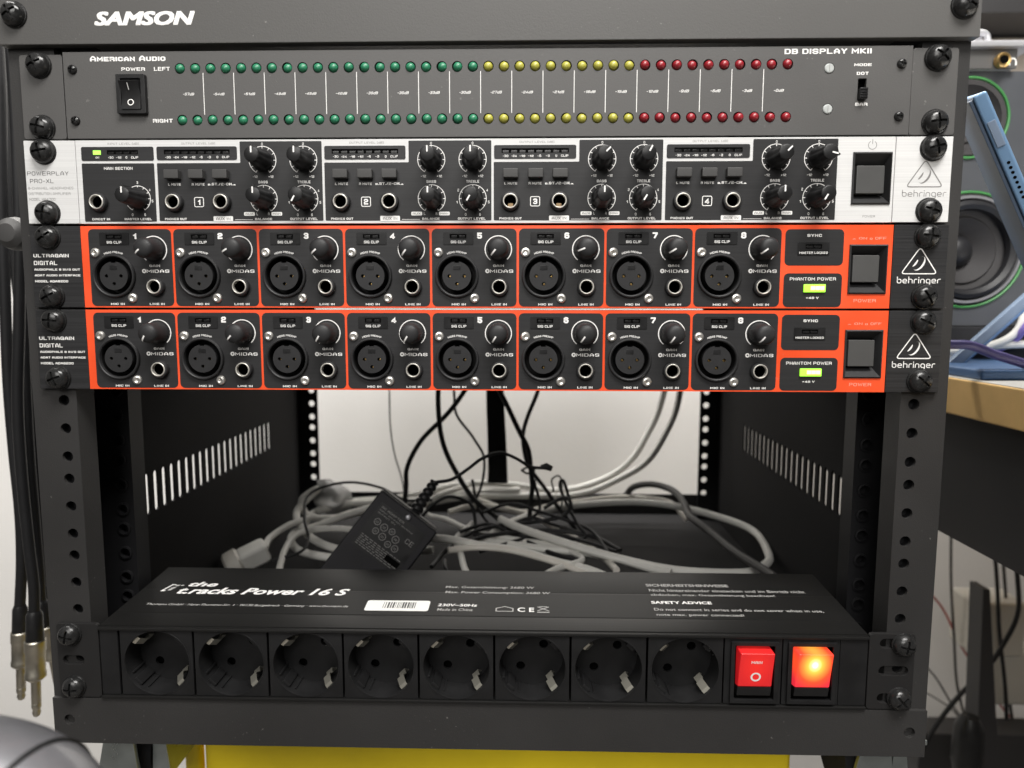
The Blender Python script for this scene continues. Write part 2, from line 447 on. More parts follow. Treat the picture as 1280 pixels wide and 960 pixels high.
def stroke_mesh(txt, w, h, wt=.55, slant=0., mt='print_white', arc=None, gap=1.6, small=None, heavy=False):
    def make():
        mb = MB(); x = 0; q = 0; hv = [0]
        for idx, ch in enumerate(txt):
            if ch == ' ': x += 3.0; continue
            sc_ = 1.0
            if small and not (idx == 0 or txt[idx-1] == ' '): sc_ = small
            wd = 0
            for st in G[ch]:
                closed = len(st) > 3 and st[0] == st[-1]
                pts = [((p[0])*sc_+x, p[1]*sc_) for p in (st[:-1] if closed else st)]
                if heavy:
                    loop = pts + [pts[0]] if closed else pts
                    for a_, b_ in zip(loop, loop[1:]):
                        mb.ribbon([a_, b_], wt, y=-.003*hv[0]); hv[0] += 1
                    for k_, a_ in enumerate(loop):
                        if not closed and k_ in (0, len(loop)-1):
                            e_ = wt*.8; ang_ = 0
                            d_ = (Vector(loop[1])-Vector(loop[0])).normalized() if k_ == 0 else (Vector(loop[-1])-Vector(loop[-2])).normalized()
                            sg = -1 if k_ == 0 else 1
                            mb.ribbon([a_, (a_[0]+d_.x*sg*e_, a_[1]+d_.y*sg*e_)], wt, y=-.003*hv[0]); hv[0] += 1
                        else:
                            i_ = len(mb.v); mb.v += [(a_[0]+wt*1.0*cos(pi*t/6), -.003*hv[0], a_[1]+wt*1.0*sin(pi*t/6)) for t in range(12)]
                            mb.f.append(tuple(range(i_, i_+12))); hv[0] += 1
                else:
                    mb.ribbon(pts, wt, closed, y=-.004*(q % 3), ext=wt*.9)
                wd = max(wd, max(p[0] for p in st)); q += 1
            x += wd*sc_ + gap + wt*1.2
        xs = [p[0] for p in mb.v]; zs = [p[2] for p in mb.v]
        x0, x1, z0, z1 = min(xs), max(xs), min(zs), max(zs)
        kx = w/(x1-x0); kz = h/(z1-z0)
        out = []
        for (a, b, c) in mb.v:
            X = (a-(x0+x1)/2)*kx; Z = (c-(z0+z1)/2)*kz; X += slant*Z
            if arc:
                t = X/arc; X, Z = sin(t)*(arc+Z), cos(t)*(arc+Z)-arc
            out.append((X, b, Z))
        mb.v = out
        return mb.mesh('lettering', mt, recalc=False, smooth=False)
    return cached(('s', txt, round(w, 2), round(h, 2), wt, slant, mt, arc, gap, small, heavy), make)
def text(parent, txt, x, z, w, h, y=-3.06, name='lettering', **k):
    return add(name, stroke_mesh(txt, w, h, **k), parent, (x, y, z))

FONTQ = []
def font(parent, txt, x, z, w, h, mt='print_white', bold=0., shear=0., y=-3.06, name='lettering', top=False, post=None):
    """lettering set in the built-in face; converted to meshes in one go at the end"""
    FONTQ.append((parent, txt, x, z, w, h, mt, bold, shear, y, name, top, post))
def flush_fonts():
    tmp = {}
    for q in FONTQ:
        key = (q[1], q[7], q[8])
        if key in tmp: continue
        cu = bpy.data.curves.new('t', 'FONT'); cu.body = q[1]; cu.size = 1; cu.offset = q[7]; cu.shear = q[8]; cu.resolution_u = 3
        o = bpy.data.objects.new('t', cu); C.objects.link(o); tmp[key] = o
    bpy.context.view_layer.update()
    dg = bpy.context.evaluated_depsgraph_get(); data = {}
    for k, o in tmp.items():
        me = bpy.data.meshes.new_from_object(o.evaluated_get(dg))
        data[k] = ([tuple(v.co) for v in me.vertices], [tuple(p.vertices) for p in me.polygons])
        bpy.data.meshes.remove(me)
    for o in tmp.values():
        cu = o.data; bpy.data.objects.remove(o); bpy.data.curves.remove(cu)
    for (parent, txt, x, z, w, h, mt, bold, shear, y, name, top, post) in FONTQ:
        v, f = data[(txt, bold, shear)]
        xs = [p[0] for p in v]; ys = [p[1] for p in v]
        x0, x1, y0, y1 = min(xs), max(xs), min(ys), max(ys)
        kx = w/(x1-x0); ky = h/(y1-y0)
        mb = MB()
        if top: mb.v = [((p[0]-(x0+x1)/2)*kx, (p[1]-(y0+y1)/2)*ky, 0) for p in v]
        else: mb.v = [((p[0]-(x0+x1)/2)*kx, 0, (p[1]-(y0+y1)/2)*ky) for p in v]
        mb.f = list(f)
        me = cached(('f', txt, bold, shear, w, h, mt, top), lambda: mb.mesh('lettering', mt, recalc=False, smooth=False))
        if top:   # lies on the power strip's lid, whose frame is the parent
            o = bpy.data.objects.new(name, me); C.objects.link(o); o.parent = parent
            o.location = (x*.001, z*.001, y*.001); W[o] = Vector((x, z, y))
        else:
            add(name, me, parent, (x, y, z))

# ------------------------------------------------------------------ shared small pieces
def boolean_mesh(base, cutter):
    a = bpy.data.objects.new('a', base); b = bpy.data.objects.new('b', cutter)
    C.objects.link(a); C.objects.link(b)
    md = a.modifiers.new('m', 'BOOLEAN'); md.operation = 'DIFFERENCE'; md.object = b; md.solver = 'EXACT'; md.use_self = True
    bpy.context.view_layer.update()
    me = bpy.data.meshes.new_from_object(a.evaluated_get(bpy.context.evaluated_depsgraph_get()))
    bpy.data.objects.remove(a); bpy.data.objects.remove(b)
    me.shade_smooth(); me.set_sharp_from_angle(angle=radians(35))
    return me
def cross_cutter(L, t, y0, y1):
    mb = MB(); mb.box(-L, L, y0, y1, -t, t); mb.box(-t, t, y0-.01, y1+.01, -L, L)
    mb.lathe([(t*1.9, y0-.02), (t*1.2, y1+.3)], 8, cap=True)
    return mb.mesh('cut', 'hole_black', smooth=False)
def rack_screw_mesh():
    base = MB().lathe([(0, -5.4), (1.6, -5.35), (3.0, -5.05), (4.3, -4.45), (5.3, -3.5), (5.95, -2.4), (6.15, -1.5), (6.1, -.95), (6.5, -.9), (6.75, -.5), (6.75, 0)], 40, cap=True)
    b = base.mesh('rack_screw', 'screw_black')
    me = boolean_mesh(b, cross_cutter(3.9, .62, -6.5, -3.4))
    me.materials.clear(); me.materials.append(MATS['screw_black']); return me
RACK_SCREW = rack_screw_mesh()
def small_screw_mesh(r, h, mt, L, t, seg=24):
    base = MB().lathe([(0, -h), (r*.55, -h*.97), (r*.85, -h*.72), (r, -h*.3), (r, 0)], seg, cap=True).mesh('screw', mt)
    me = boolean_mesh(base, cross_cutter(L, t, -h-1, -h*.45))
    me.materials.clear(); me.materials.append(MATS[mt]); return me
PANEL_SCREW = small_screw_mesh(2.4, 1.7, 'screw_black', 1.7, .35)
def socket_screw_mesh():
    # bright countersunk screw of the XLR flange, with a dished recess
    return MB().lathe([(0, -.35), (.55, -.35), (.75, -.9), (1.45, -1.15), (2.2, -.95), (2.55, -.45), (2.6, 0)], 24).mesh('flange_screw', 'screw_bright')
FLANGE_SCREW = socket_screw_mesh()
def rack_screws(parent, zt, y=-3.0, x=232.5, pairs=(-6.35, -38.1)):
    for s in (-1, 1):
        for dz in pairs:
            add('rack_screw', RACK_SCREW, parent, (s*x + random.uniform(-.5, .5), y, zt+dz+random.uniform(-.3, .3)),
                (random.uniform(-.05, .05), random.uniform(0, pi), random.uniform(-.05, .05)))

U = 44.45
# ================================================================== THE RACK
rack = root('equipment_rack', (0, 230, -383), 'black steel desktop equipment rack with vented sides holding five rack units', 'rack')
HOLE_Z = [-(u*U + d) for u in range(8) for d in (6.35, 22.23, 38.1)]
for s in (-1, 1):
    # front rail: flange with tapped holes, plus the return that runs back from its inner edge
    x0, x1 = sorted((s*250, s*225.5))
    hol = [circle(s*232.6, z, 3.0, 20) for z in HOLE_Z]
    me = MB().prism([(x0, -383), (x1, -383), (x1, 3 if 0 else 2.6), (x0, 2.6)], 0, 2.0, holes=hol).mesh('front_rail', 'powder_black', bevel=.35)
    fr = add('front_rail', me, rack)
    a, b = sorted((s*225.6, s*227.2))
    add('rail_return', MB().box(a, b, 2.0, 16, -383, 2.5).mesh('rail_return', 'powder_black'), fr)
    # threaded cups behind the holes so that they read as deep
    for k, z in enumerate(HOLE_Z):
        if not (-4*U-2 > z or k > 30): continue
        me = cached('cup', lambda: MB().lathe([(3.4, 2.05), (3.0, 6.0), (0, 6.0)], 18).mesh('threaded_hole', 'rail_dark'))
        add('threaded_hole', me, fr, (s*232.6, 0, z))
    # second rail 50 mm further in
    a, b = sorted((s*248.2, s*225.5))
    me = MB().prism([(a, -381), (b, -381), (b, 14), (a, 14)], 49, 51, holes=[circle(s*232.5, z, 3.3, 18) for z in HOLE_Z]).mesh('inner_rail', 'rail_dark', bevel=.3)
    ir = add('inner_rail', me, rack)
    a, b = sorted((s*225.6, s*227.2))
    add('rail_return', MB().box(a, b, 51.05, 64, -381, 14).mesh('rail_return', 'rail_dark'), ir)
    for z in HOLE_Z:
        if z > -4*U: continue
        me = cached('boss', lambda: MB().lathe([(4.4, 48.95), (4.3, 48.1), (3.3, 47.9), (3.1, 50.5), (3.0, 53), (0, 53)], 18).mesh('threaded_hole', 'rail_dark'))
        add('threaded_hole', me, ir, (s*232.5, 0, z))
    # rear rail: its holes let the bright wall through
    a, b = sorted((s*248.2, s*225.5))
    me = MB().prism([(a, -381), (b, -381), (b, 14), (a, 14)], 435, 437, holes=[circle(s*232.5, z, 3.5, 16) for z in HOLE_Z]).mesh('rear_rail', 'rail_dark', bevel=.3)
    add('rear_rail', me, rack)
    # side panel with 22 vertical vent slots
    hs = []
    for i in range(22):
        yc = 94+11.75*i
        hs.append(rrect(yc-3.1, yc+3.1, -281, -251, 2.8, 4))
    me = MB().prism([(2.2, -383), (458, -383), (458, 30), (2.2, 30)], s*248.3, s*250, axis='x', holes=hs).mesh('side_panel', 'panel_shaded')
    add('side_panel', me, rack)
# lid with its front lip, maker's name and two screws
lid = add('lid', MB().box(-251.3, 251.3, -5, 1.0, 2.8, 52).box(-250, 250, .9, 458, 30.1, 33).mesh('lid', 'lid_grey', bevel=.5), rack)
for k_ in range(15):
    font(lid, 'SAMSON', -173.5+(-.58, -.29, 0, .29, .58)[k_ % 5], 15.3+(-.3, 0, .3)[k_//5], 51.6, 6.3, shear=.26, y=-5.05-.006*k_)
for x, z in ((-241.6, 17.6), (242.3, 17.9)):
    add('rack_screw', RACK_SCREW, lid, (x, -5, z), (0, random.uniform(0, pi), 0))
# bottom plate, front bar and rear bar
add('bottom_plate', MB().box(-248.2, 248.2, 3, 458, -383, -381.2).mesh('bottom_plate', 'panel_shaded'), rack)
bar = MB().prism([(-249.4, -384.8), (249.4, -384.8), (249.4, -357.2), (-249.4, -357.2)], -2.6, -.15, holes=[circle(-240.2, -370.5, 3.1, 24), circle(240.2, -370.3, 3.1, 24)])
fb = add('front_bar', bar.mesh('front_bar', 'powder_black', bevel=.6), rack)
for s in (-1, 1):
    add('bolt_hole', MB().lathe([(3.3, -.1), (3.2, 1.9), (0, 1.9)], 20).mesh('bolt_hole', 'hole_black'), fb, (s*240.2, 0, -370.4))
add('rear_bar', MB().box(-248.2, 248.2, 456, 458, -381.2, -357).mesh('rear_bar', 'powder_black'), rack)
add('rear_bar', MB().box(-248.2, 248.2, 456, 458, -20, 30).mesh('rear_bar', 'powder_black'), rack)
# round thumb knob on the left side panel
kb = root('thumb_knob', (-262, 12, -92), 'round grey plastic knob beside the left edge of the rack', 'knob')
add('knob_head', MB().lathe([(0, -8), (5, -7.4), (8.2, -4.8), (9.3, 0), (9.0, 4), (7, 6)], 28).mesh('knob_head', 'plastic_soft'), kb, (-262, 12, -92))
add('stem', MB().lathe([(3, -6), (3, 12.5)], 16, axis='x').mesh('stem', 'plastic_black'), kb, (-262, 12, -92))

def chassis(parent, zt, depth, w=432):
    add('chassis', MB().box(-w/2, w/2, 18, depth, zt-43.95, zt-.55).mesh('chassis', 'rail_dark'), parent)

# ================================================================== LED LEVEL DISPLAY
dv = root('led_level_display', (0, 0, -44.2), 'dark grey rack unit with rows of green yellow and red lamps, topmost unit', 'level meter', 'audio units mounted in the rack')
chassis(dv, 0, 110)
LX = [-157.3+8.054*i for i in range(40)]
LED_Z = (-8.95, -35.0)
hol = [circle(x, z, 2.75, 18) for z in LED_Z for x in LX]
hol.append(rrect(192.6, 197.0, -27.2, -16.2, .4, 2))
hol += [circle(177.8, -11.2, 2.75, 20), circle(177.9, -31.3, 2.75, 20)]
fp = add('faceplate', MB().prism([(-219, -44.1), (219.5, -44.1), (219.5, -.4), (-219, -.4)], -3.0, -1.2, holes=hol).mesh('faceplate', 'panel_grey', bevel=.25), dv)
add('backing', MB().box(-218, 218, 1.0, 2, -43.9, -.8).mesh('backing', 'hole_black'), dv)
for s in (-1, 1):
    a, b = sorted((s*243.2, s*220.2))
    me = MB().prism(round_poly([(a, -44.1), (b, -44.1), (b, -1.2), (a, -1.2)], 1.5), -2.0, -.1).mesh('mounting_ear', 'panel_grey', bevel=.3)
    e = add('mounting_ear', me, dv)
    a, b = sorted((s*221.7, s*220.2))
    add('ear_flange', MB().box(a, b, -.1, 60, -44.0, -1.3).mesh('ear_flange', 'panel_grey'), e)
rack_screws(dv, 0, y=-2.0)
def led_mesh(m): return MB().lathe([(0, -4.4), (.8, -4.3), (1.5, -3.95), (2.05, -3.3), (2.35, -2.5), (2.42, -1.2), (2.42, .8)], 20).mesh('led', m)
for z in LED_Z:
    for i, x in enumerate(LX):
        m_ = 'led_green' if i < 20 else ('led_yellow' if i < 30 else 'led_red')
        add('led', cached(('led', m_), lambda: led_mesh(m_)), dv, (x, random.uniform(-.12, .12), z), (random.uniform(-.12, .12), random.uniform(0, 6), random.uniform(-.12, .12)))
for x, z in ((177.8, -11.2), (177.9, -31.3)):
    cp = add('blanking_plug', cached('plug', lambda: MB().lathe([(0, -3.5), (1.9, -3.5), (2.35, -3.2), (2.5, -2.6), (2.5, 0)], 24).mesh('blanking_plug', 'blank_cap')), dv, (x, 0, z))
    add('score', cached('score', lambda: MB().box(-.12, .12, -3.53, -3.45, -1.8, 1.8).mesh('score', 'print_grey')), cp, (x, 0, z))
for x in (-214.1, 214.1):
    for z in (-9.2, -35.1): add('panel_screw', PANEL_SCREW, dv, (x, -3, z), (0, random.uniform(0, pi), 0))
for i in range(19):
    xd = (LX[2*i+1]+LX[2*i+2])/2
    add('divider_line', cached('divl', lambda: MB().box(-.18, .18, -3.07, -3.02, -32.3, -11.3).mesh('divider_line', 'print_white')), fp, (xd, 0, 0))
for i in range(20):
    v = 57-3*i
    text(fp, '-%ddB' % v, (LX[2*i]+LX[2*i+1])/2, -21.9, 5.8 if v > 9 else 5.0, 1.35, wt=.62, slant=.3)
text(fp, 'AMERICAN AUDIO', -184.6, -3.95, 40, 3.0, wt=.75, small=.78, gap=1.2)
text(fp, 'POWER', -182, -9.2, 12.6, 1.9, wt=.75)
text(fp, 'LEFT', -166.8, -9.1, 8.4, 1.9, wt=.75)
text(fp, 'RIGHT', -167.6, -35.3, 10.6, 1.9, wt=.75)
text(fp, 'DB DISPLAY MKII', 176.8, -2.75, 43.8, 2.9, wt=.72)
text(fp, 'MODE', 194.7, -9.5, 8.8, 1.5, wt=.75)
text(fp, 'DOT', 194.8, -13.8, 6, 1.5, wt=.75)
text(fp, 'BAR', 194.9, -29.0, 6.2, 1.5, wt=.75)
# power rocker in its bezel
def bezel(x0, x1, z0, z1, y, t, tz=None):
    tz = tz or t
    return MB().prism(rrect(x0, x1, z0, z1, .5, 2), y, -2.9, holes=[rrect(x0+t, x1-t, z0+tz, z1-tz, .3, 2)])
bz = add('power_switch', bezel(-190.3, -175.0, -32.2, -12.3, -5.6, 2.4, 2.2).mesh('power_switch', 'plastic_black', bevel=.5), dv)
rk = MB().prism([(-2.9, -14.4), (-2.9, -30.2), (-6.2, -30.2), (-5.2, -22.5), (-8.2, -16.2)], -187.7, -177.6, axis='x')
rk.v = [(v[0], v[1], v[2]) for v in rk.v]
rko = add('rocker', rk.mesh('rocker', 'plastic_black', bevel=.25), bz)
add('shadow_gap', MB().box(-188.0, -177.3, -3.05, -2.95, -30.5, -14.0).mesh('shadow_gap', 'hole_black'), bz)
add('symbol', MB().box(-.18, .18, -.03, .03, -1.8, 1.8).mesh('symbol', 'print_white'), bz, (-183.0, -7.15, -18.9), (0.44, 0, 0))
add('symbol', MB().ribbon(circle(0, 0, 1.45, 20), .22, True).mesh('symbol', 'print_white', recalc=False), bz, (-182.6, -5.98, -26.6), (-.13, 0, 0))
# mode slider
sl = add('mode_slider', MB().box(192.9, 196.7, -5.8, 0, -27.0, -21.4).mesh('mode_slider', 'plastic_black', bevel=.3), dv)
for k in range(4):
    add('grip_rib', cached('rib', lambda: MB().box(193.0, 196.6, -6.2, -5.7, -.35, .35).mesh('grip_rib', 'plastic_black', bevel=.12)), sl, (0, 0, -22.3-1.25*k))

# ================================================================== logo used on three units
def logo(parent, dz, mt, ym=-3.06):
    z = dz
    tri = round_poly([(-9.3, -6.3), (9.3, -6.3), (0, 7.4)], 2.0, 5)
    mb = MB().ribbon(tri, .28, True)
    def cres(cx, cz, a, b, th, off, r0, r1, ang):
        out = []; inn = []
        for k in range(19):
            t = radians(r0+(r1-r0)*k/18)
            out.append((a*cos(t), b*sin(t))); inn.append((a*cos(t)-off*(sin(pi*k/18)), b*sin(t)*.98+th*sin(pi*k/18)*.3))
        pts = out + inn[::-1][1:-1]
        c, s_ = cos(ang), sin(ang)
        return [(cx+p[0]*c-p[1]*s_, cz+p[0]*s_+p[1]*c) for p in pts]
    mb.v += []
    p = cres(-.4, -1.3, 2.5, 4.1, .3, 1.0, -105, 120, radians(-35))
    mb2 = MB().prism(p, -.01, .03)
    p = cres(-2.6, -1.0, .9, 2.2, .2, .9, -90, 90, radians(-35))
    mb2.prism(p, -.01, .03)
    me1 = cached(('tri', mt), lambda: mb.mesh('logo_outline', mt, recalc=False, smooth=False))
    me2 = cached(('ear', mt), lambda: mb2.mesh('logo_mark', mt, smooth=False))
    add('logo_outline', me1, parent, (229.3, ym, z-19.6)); add('logo_mark', me2, parent, (229.6, ym, z-19.3))
    text(parent, 'behringer', 229.4, z-29.6, 22.6, 4.4, wt=.40 if mt != 'print_grey' else .30, mt=mt, gap=1.3)

def jack_mesh(lip='nickel'):
    nut = MB().lathe([(3.9, 0), (5.1, -.05), (5.1, -1.6), (4.6, -2.2), (3.75, -2.35), (3.6, -1.8)], 6*5)
    return nut.mesh('nut', 'plastic_black')
def jack(parent, x, z, contact=False, name='phone_socket'):
    o = add(name, cached('jn', lambda: MB().lathe([(4.9, .0), (4.95, -2.2), (4.6, -2.9), (3.9, -3.15), (3.9, -.5)], 32).mesh('socket_nut', 'plastic_matt')), parent, (x, -3.0, z))
    add('collar', cached('jc', lambda: MB().lathe([(3.95, -2.6), (3.9, -3.2), (3.7, -3.42), (3.45, -3.5), (3.25, -3.42), (3.15, -3.2), (3.1, -1.0)], 40).mesh('collar', 'collar_metal', ang=60)), o, (x, -3.0, z))
    add('bore', cached('jb', lambda: MB().lathe([(3.15, -2.6), (3.1, 12.5), (0, 12.5)], 24).mesh('bore', 'hole_black', recalc=True)), o, (x, -3.0, z))
    if contact:
        add('contact_spring', cached('js', lambda: MB().box(-1.5, 1.5, 3.5, 5.5, -2.6, -.2).mesh('contact_spring', 'copper_inside', bevel=.3)), o, (x, -3.0, z))
    return o

# ================================================================== HEADPHONE AMPLIFIER
ha = root('headphone_amplifier', (0, 0, -88.6), 'silver rack unit with four black sections of knobs, second from the top', 'headphone amplifier', 'audio units mounted in the rack')
zt = -U
chassis(ha, zt, 150)
SEC = [-171.95, -82.75, 6.5, 96.2]
JZ = -77.3
jh = [circle(-204.0, JZ, 3.6, 20)] + [circle(x+o_, JZ, 3.6, 20) for x in SEC for o_ in (8.7, 34.3)]
fp = add('faceplate', MB().prism([(-215.2, -88.3), (213.4, -88.3), (213.4, -45.1), (-215.2, -45.1)], -3.0, 0, holes=jh+[rrect(193, 211.2, -78.6, -53.2, .5, 2)]).mesh('faceplate', 'brushed_silver', bevel=.3), ha)
for s in (-1, 1):
    a, b = (-243.2, -215.6) if s < 0 else (213.8, 242.6)
    e = add('mounting_ear', MB().box(a, b, -3.0, -.1, -88.3, -45.1).mesh('mounting_ear', 'brushed_silver', bevel=.3), ha)
    if s > 0:
        logo(e, zt, 'print_grey')
    else:
        text(e, 'POWERPLAY', -231.0, -62.1, 22.4, 2.2, wt=.36, mt='print_dark')
        text(e, 'PRO-XL', -234.6, -66.0, 12.8, 2.2, wt=.36, mt='print_dark')
        text(e, '8-CHANNEL HEADPHONES', -230.0, -69.7, 24.5, 1.45, wt=.3, mt='print_grey')
        text(e, 'DISTRIBUTION AMPLIFIER', -230.8, -72.6, 22.6, 1.45, wt=.3, mt='print_grey')
        text(e, 'MODEL HA4700', -235.0, -75.5, 14.2, 1.45, wt=.36, mt='print_grey')
rack_screws(ha, zt)
def push_funnel(parent, x0, x1, z0, z1, bx0, bx1, bz0, bz1):
    """square power push button sunk in a bevelled frame"""
    i = MB()
    R0 = [(x0, -3.6, z0), (x1, -3.6, z0), (x1, -3.6, z1), (x0, -3.6, z1)]
    e_ = .7
    R1 = [(x0+e_, -4.0, z0+e_), (x1-e_, -4.0, z0+e_), (x1-e_, -4.0, z1-e_), (x0+e_, -4.0, z1-e_)]
    g = .7
    R2 = [(bx0-g, 1.2, bz0-g), (bx1+g, 1.2, bz0-g), (bx1+g, 1.2, bz1+g), (bx0-g, 1.2, bz1+g)]
    B0 = [(p[0], -2.9, p[2]) for p in R0]
    for A, B in ((B0, R0), (R0, R1), (R1, R2)):
        for k in range(4):
            q = (k+1) % 4; i.quad(A[k], A[q], B[q], B[k])
    R3 = [(p[0], 3.5, p[2]) for p in R2]
    for k in range(4):
        q = (k+1) % 4; i.quad(R2[k], R2[q], R3[q], R3[k])
    i.quad(*R3)
    o = add('power_button', i.mesh('power_button', 'plastic_matt', smooth=False), parent)
    add('key', MB().box(bx0, bx1, -2.6, 3, bz0, bz1).mesh('key', 'switch_key', bevel=.5), o)
    return o
push_funnel(ha, 192.1, 212.0, -79.2, -52.8, 194.6, 209.0, -73.6, -59.4)
text(fp, 'POWER', 201.7, -85.3, 6.4, 1.2, wt=.3, mt='print_grey')
pw = MB().ribbon([(2.1*cos(radians(a)), 2.1*sin(radians(a))) for a in range(118, 422, 12)], .14)
pw.box(-.14, .14, -.01, .01, .6, 3.0)
add('symbol', pw.mesh('symbol', 'print_grey', recalc=False), fp, (201.7, -3.07, -49.3))

def led_window(parent, x0, x1, z0, z1, sx0, sx1, sz0, sz1, n):
    me = MB().prism(rrect(x0, x1, z0, z1, .9), -3.25, -3.0, holes=[rrect(sx0, sx1, sz0, sz1, .1, 1)]).mesh('meter_window', 'channel_black')
    o = add('meter_window', me, parent)
    add('window_floor', MB().box(sx0, sx1, -3.04, -3.01, sz0, sz1).mesh('window_floor', 'hole_black'), o)
    w_ = (sx1-sx0)/n
    for k in range(n):
        xx = sx0+w_*(k+.5)
        add('meter_led', cached(('ml', round(w_, 1)), lambda: MB().box(-w_*.36, w_*.36, -3.3, -3.0, -1.25, .15).mesh('meter_led', 'smoked', bevel=.08)), o, (xx, 0, (sz0+sz1)/2))
    return o
def ha_knob(parent, x, z, ang, rx=0, name='control_knob'):
    def flute(a, t):
        if t < -14.5: return 1
        return 1 - .075*(.5+.5*cos(8*a))**2
    me = cached('hak', lambda: MB().lathe([(0, -15.3), (3.2, -15.3), (3.75, -15.05), (4.0, -14.4), (4.55, -9), (5.1, -3.2), (5.7, -2.6), (5.75, -.4), (5.6, 0)], 64, mod=flute).mesh('control_knob', 'plastic_black', ang=50))
    o = add(name, me, parent, (x, -3.2, z), (0, radians(ang), 0))
    add('pointer', cached('hap', lambda: MB().prism(rrect(-.38, .38, .7, 3.85, .2, 2), -15.42, -15.2).mesh('pointer', 'print_white')), o, (x, -3.2, z))
    # raised arrow fin of the knob cap
    add('pointer_fin', cached('haf', lambda: MB().prism([(-1.1, 3.3), (1.1, 3.3), (.25, 5.1), (-.25, 5.1)], -15.0, -6).mesh('pointer_fin', 'plastic_black', bevel=.25)), o, (x, -3.2, z))
    return o
def scale_mesh(r=7.15, n=11, tick=1.25):
    mb = MB().ribbon([(r*sin(radians(a)), r*cos(radians(a))) for a in range(-150, 151, 6)], .17)
    for k in range(n):
        a = radians(-150+300*k/(n-1)); mb2 = [(r-tick)*sin(a), (r-tick)*cos(a)], [(r+.02)*sin(a), (r+.02)*cos(a)]
        mb.ribbon(mb2, .17, y=-.006)
    return mb.mesh('scale', 'print_white', recalc=False, smooth=False)
def tiny(p, t, x, z, h=1.35, k=.72, **kw):
    w = h*k*len(t) if len(t) > 1 else h*.6
    return text(p, t, x, z, w, h, y=-3.2, wt=.55, **kw)
# main section
mp_ = add('section_panel', MB().prism(rrect(-212.4, -173.5, -87.3, -57.0, .5, 2), -3.12, -3.0, holes=[circle(-204.0, JZ, 3.6, 20)]).mesh('section_panel', 'channel_black'), ha)
mw = led_window(ha, -212.2, -173.4, -55.6, -48.5, -198.4, -181.7, -52.4, -50.2, 4)
add('power_led', MB().box(-205.7, -201.6, -3.6, -3.2, -52.6, -50.4).mesh('power_led', 'lamp_small', bevel=.15), mw)
for t_, x in (('ON', -203.6), ('-30', -196.4), ('-12', -192.1), ('0', -188), ('CLIP', -183.6)): text(mw, t_, x, -54.0, .95*max(1, len(t_)) if t_ != '0' else .9, 1.15, y=-3.3, wt=.6)
text(fp, 'INPUT LEVEL [dB]', -189.5, -46.9, 16.6, 1.15, wt=.36, mt='print_grey')
text(mp_, 'MAIN SECTION', -192.8, -59.6, 15.4, 1.75, y=-3.2, wt=.62)
text(mp_, 'DIRECT IN', -203.6, -86.0, 9.6, 1.4, y=-3.2, wt=.78)
text(mp_, 'MASTER LEVEL', -183.5, -86.0, 14.6, 1.4, y=-3.2, wt=.78)
jack(ha, -204.0, JZ)
add('scale', cached('sc0', lambda: scale_mesh(6.7)), mp_, (-183.0, -3.2, -75.4))
for t_, dx, dz in (('0', -3.4, -8.3), ('6', 3.4, -8.3), ('3', 0, 8.4), ('4', 6.5, 4.7), ('5', 7.7, -1.2)): tiny(mp_, t_, -183.0+dx, -75.4+dz)
ha_knob(ha, -183.0, -75.4, 0)
ANG = [(0, 0, 0, 210), (0, 0, 0, 210), (45, 28, 0, 212), (45, 105, 0, 212)]
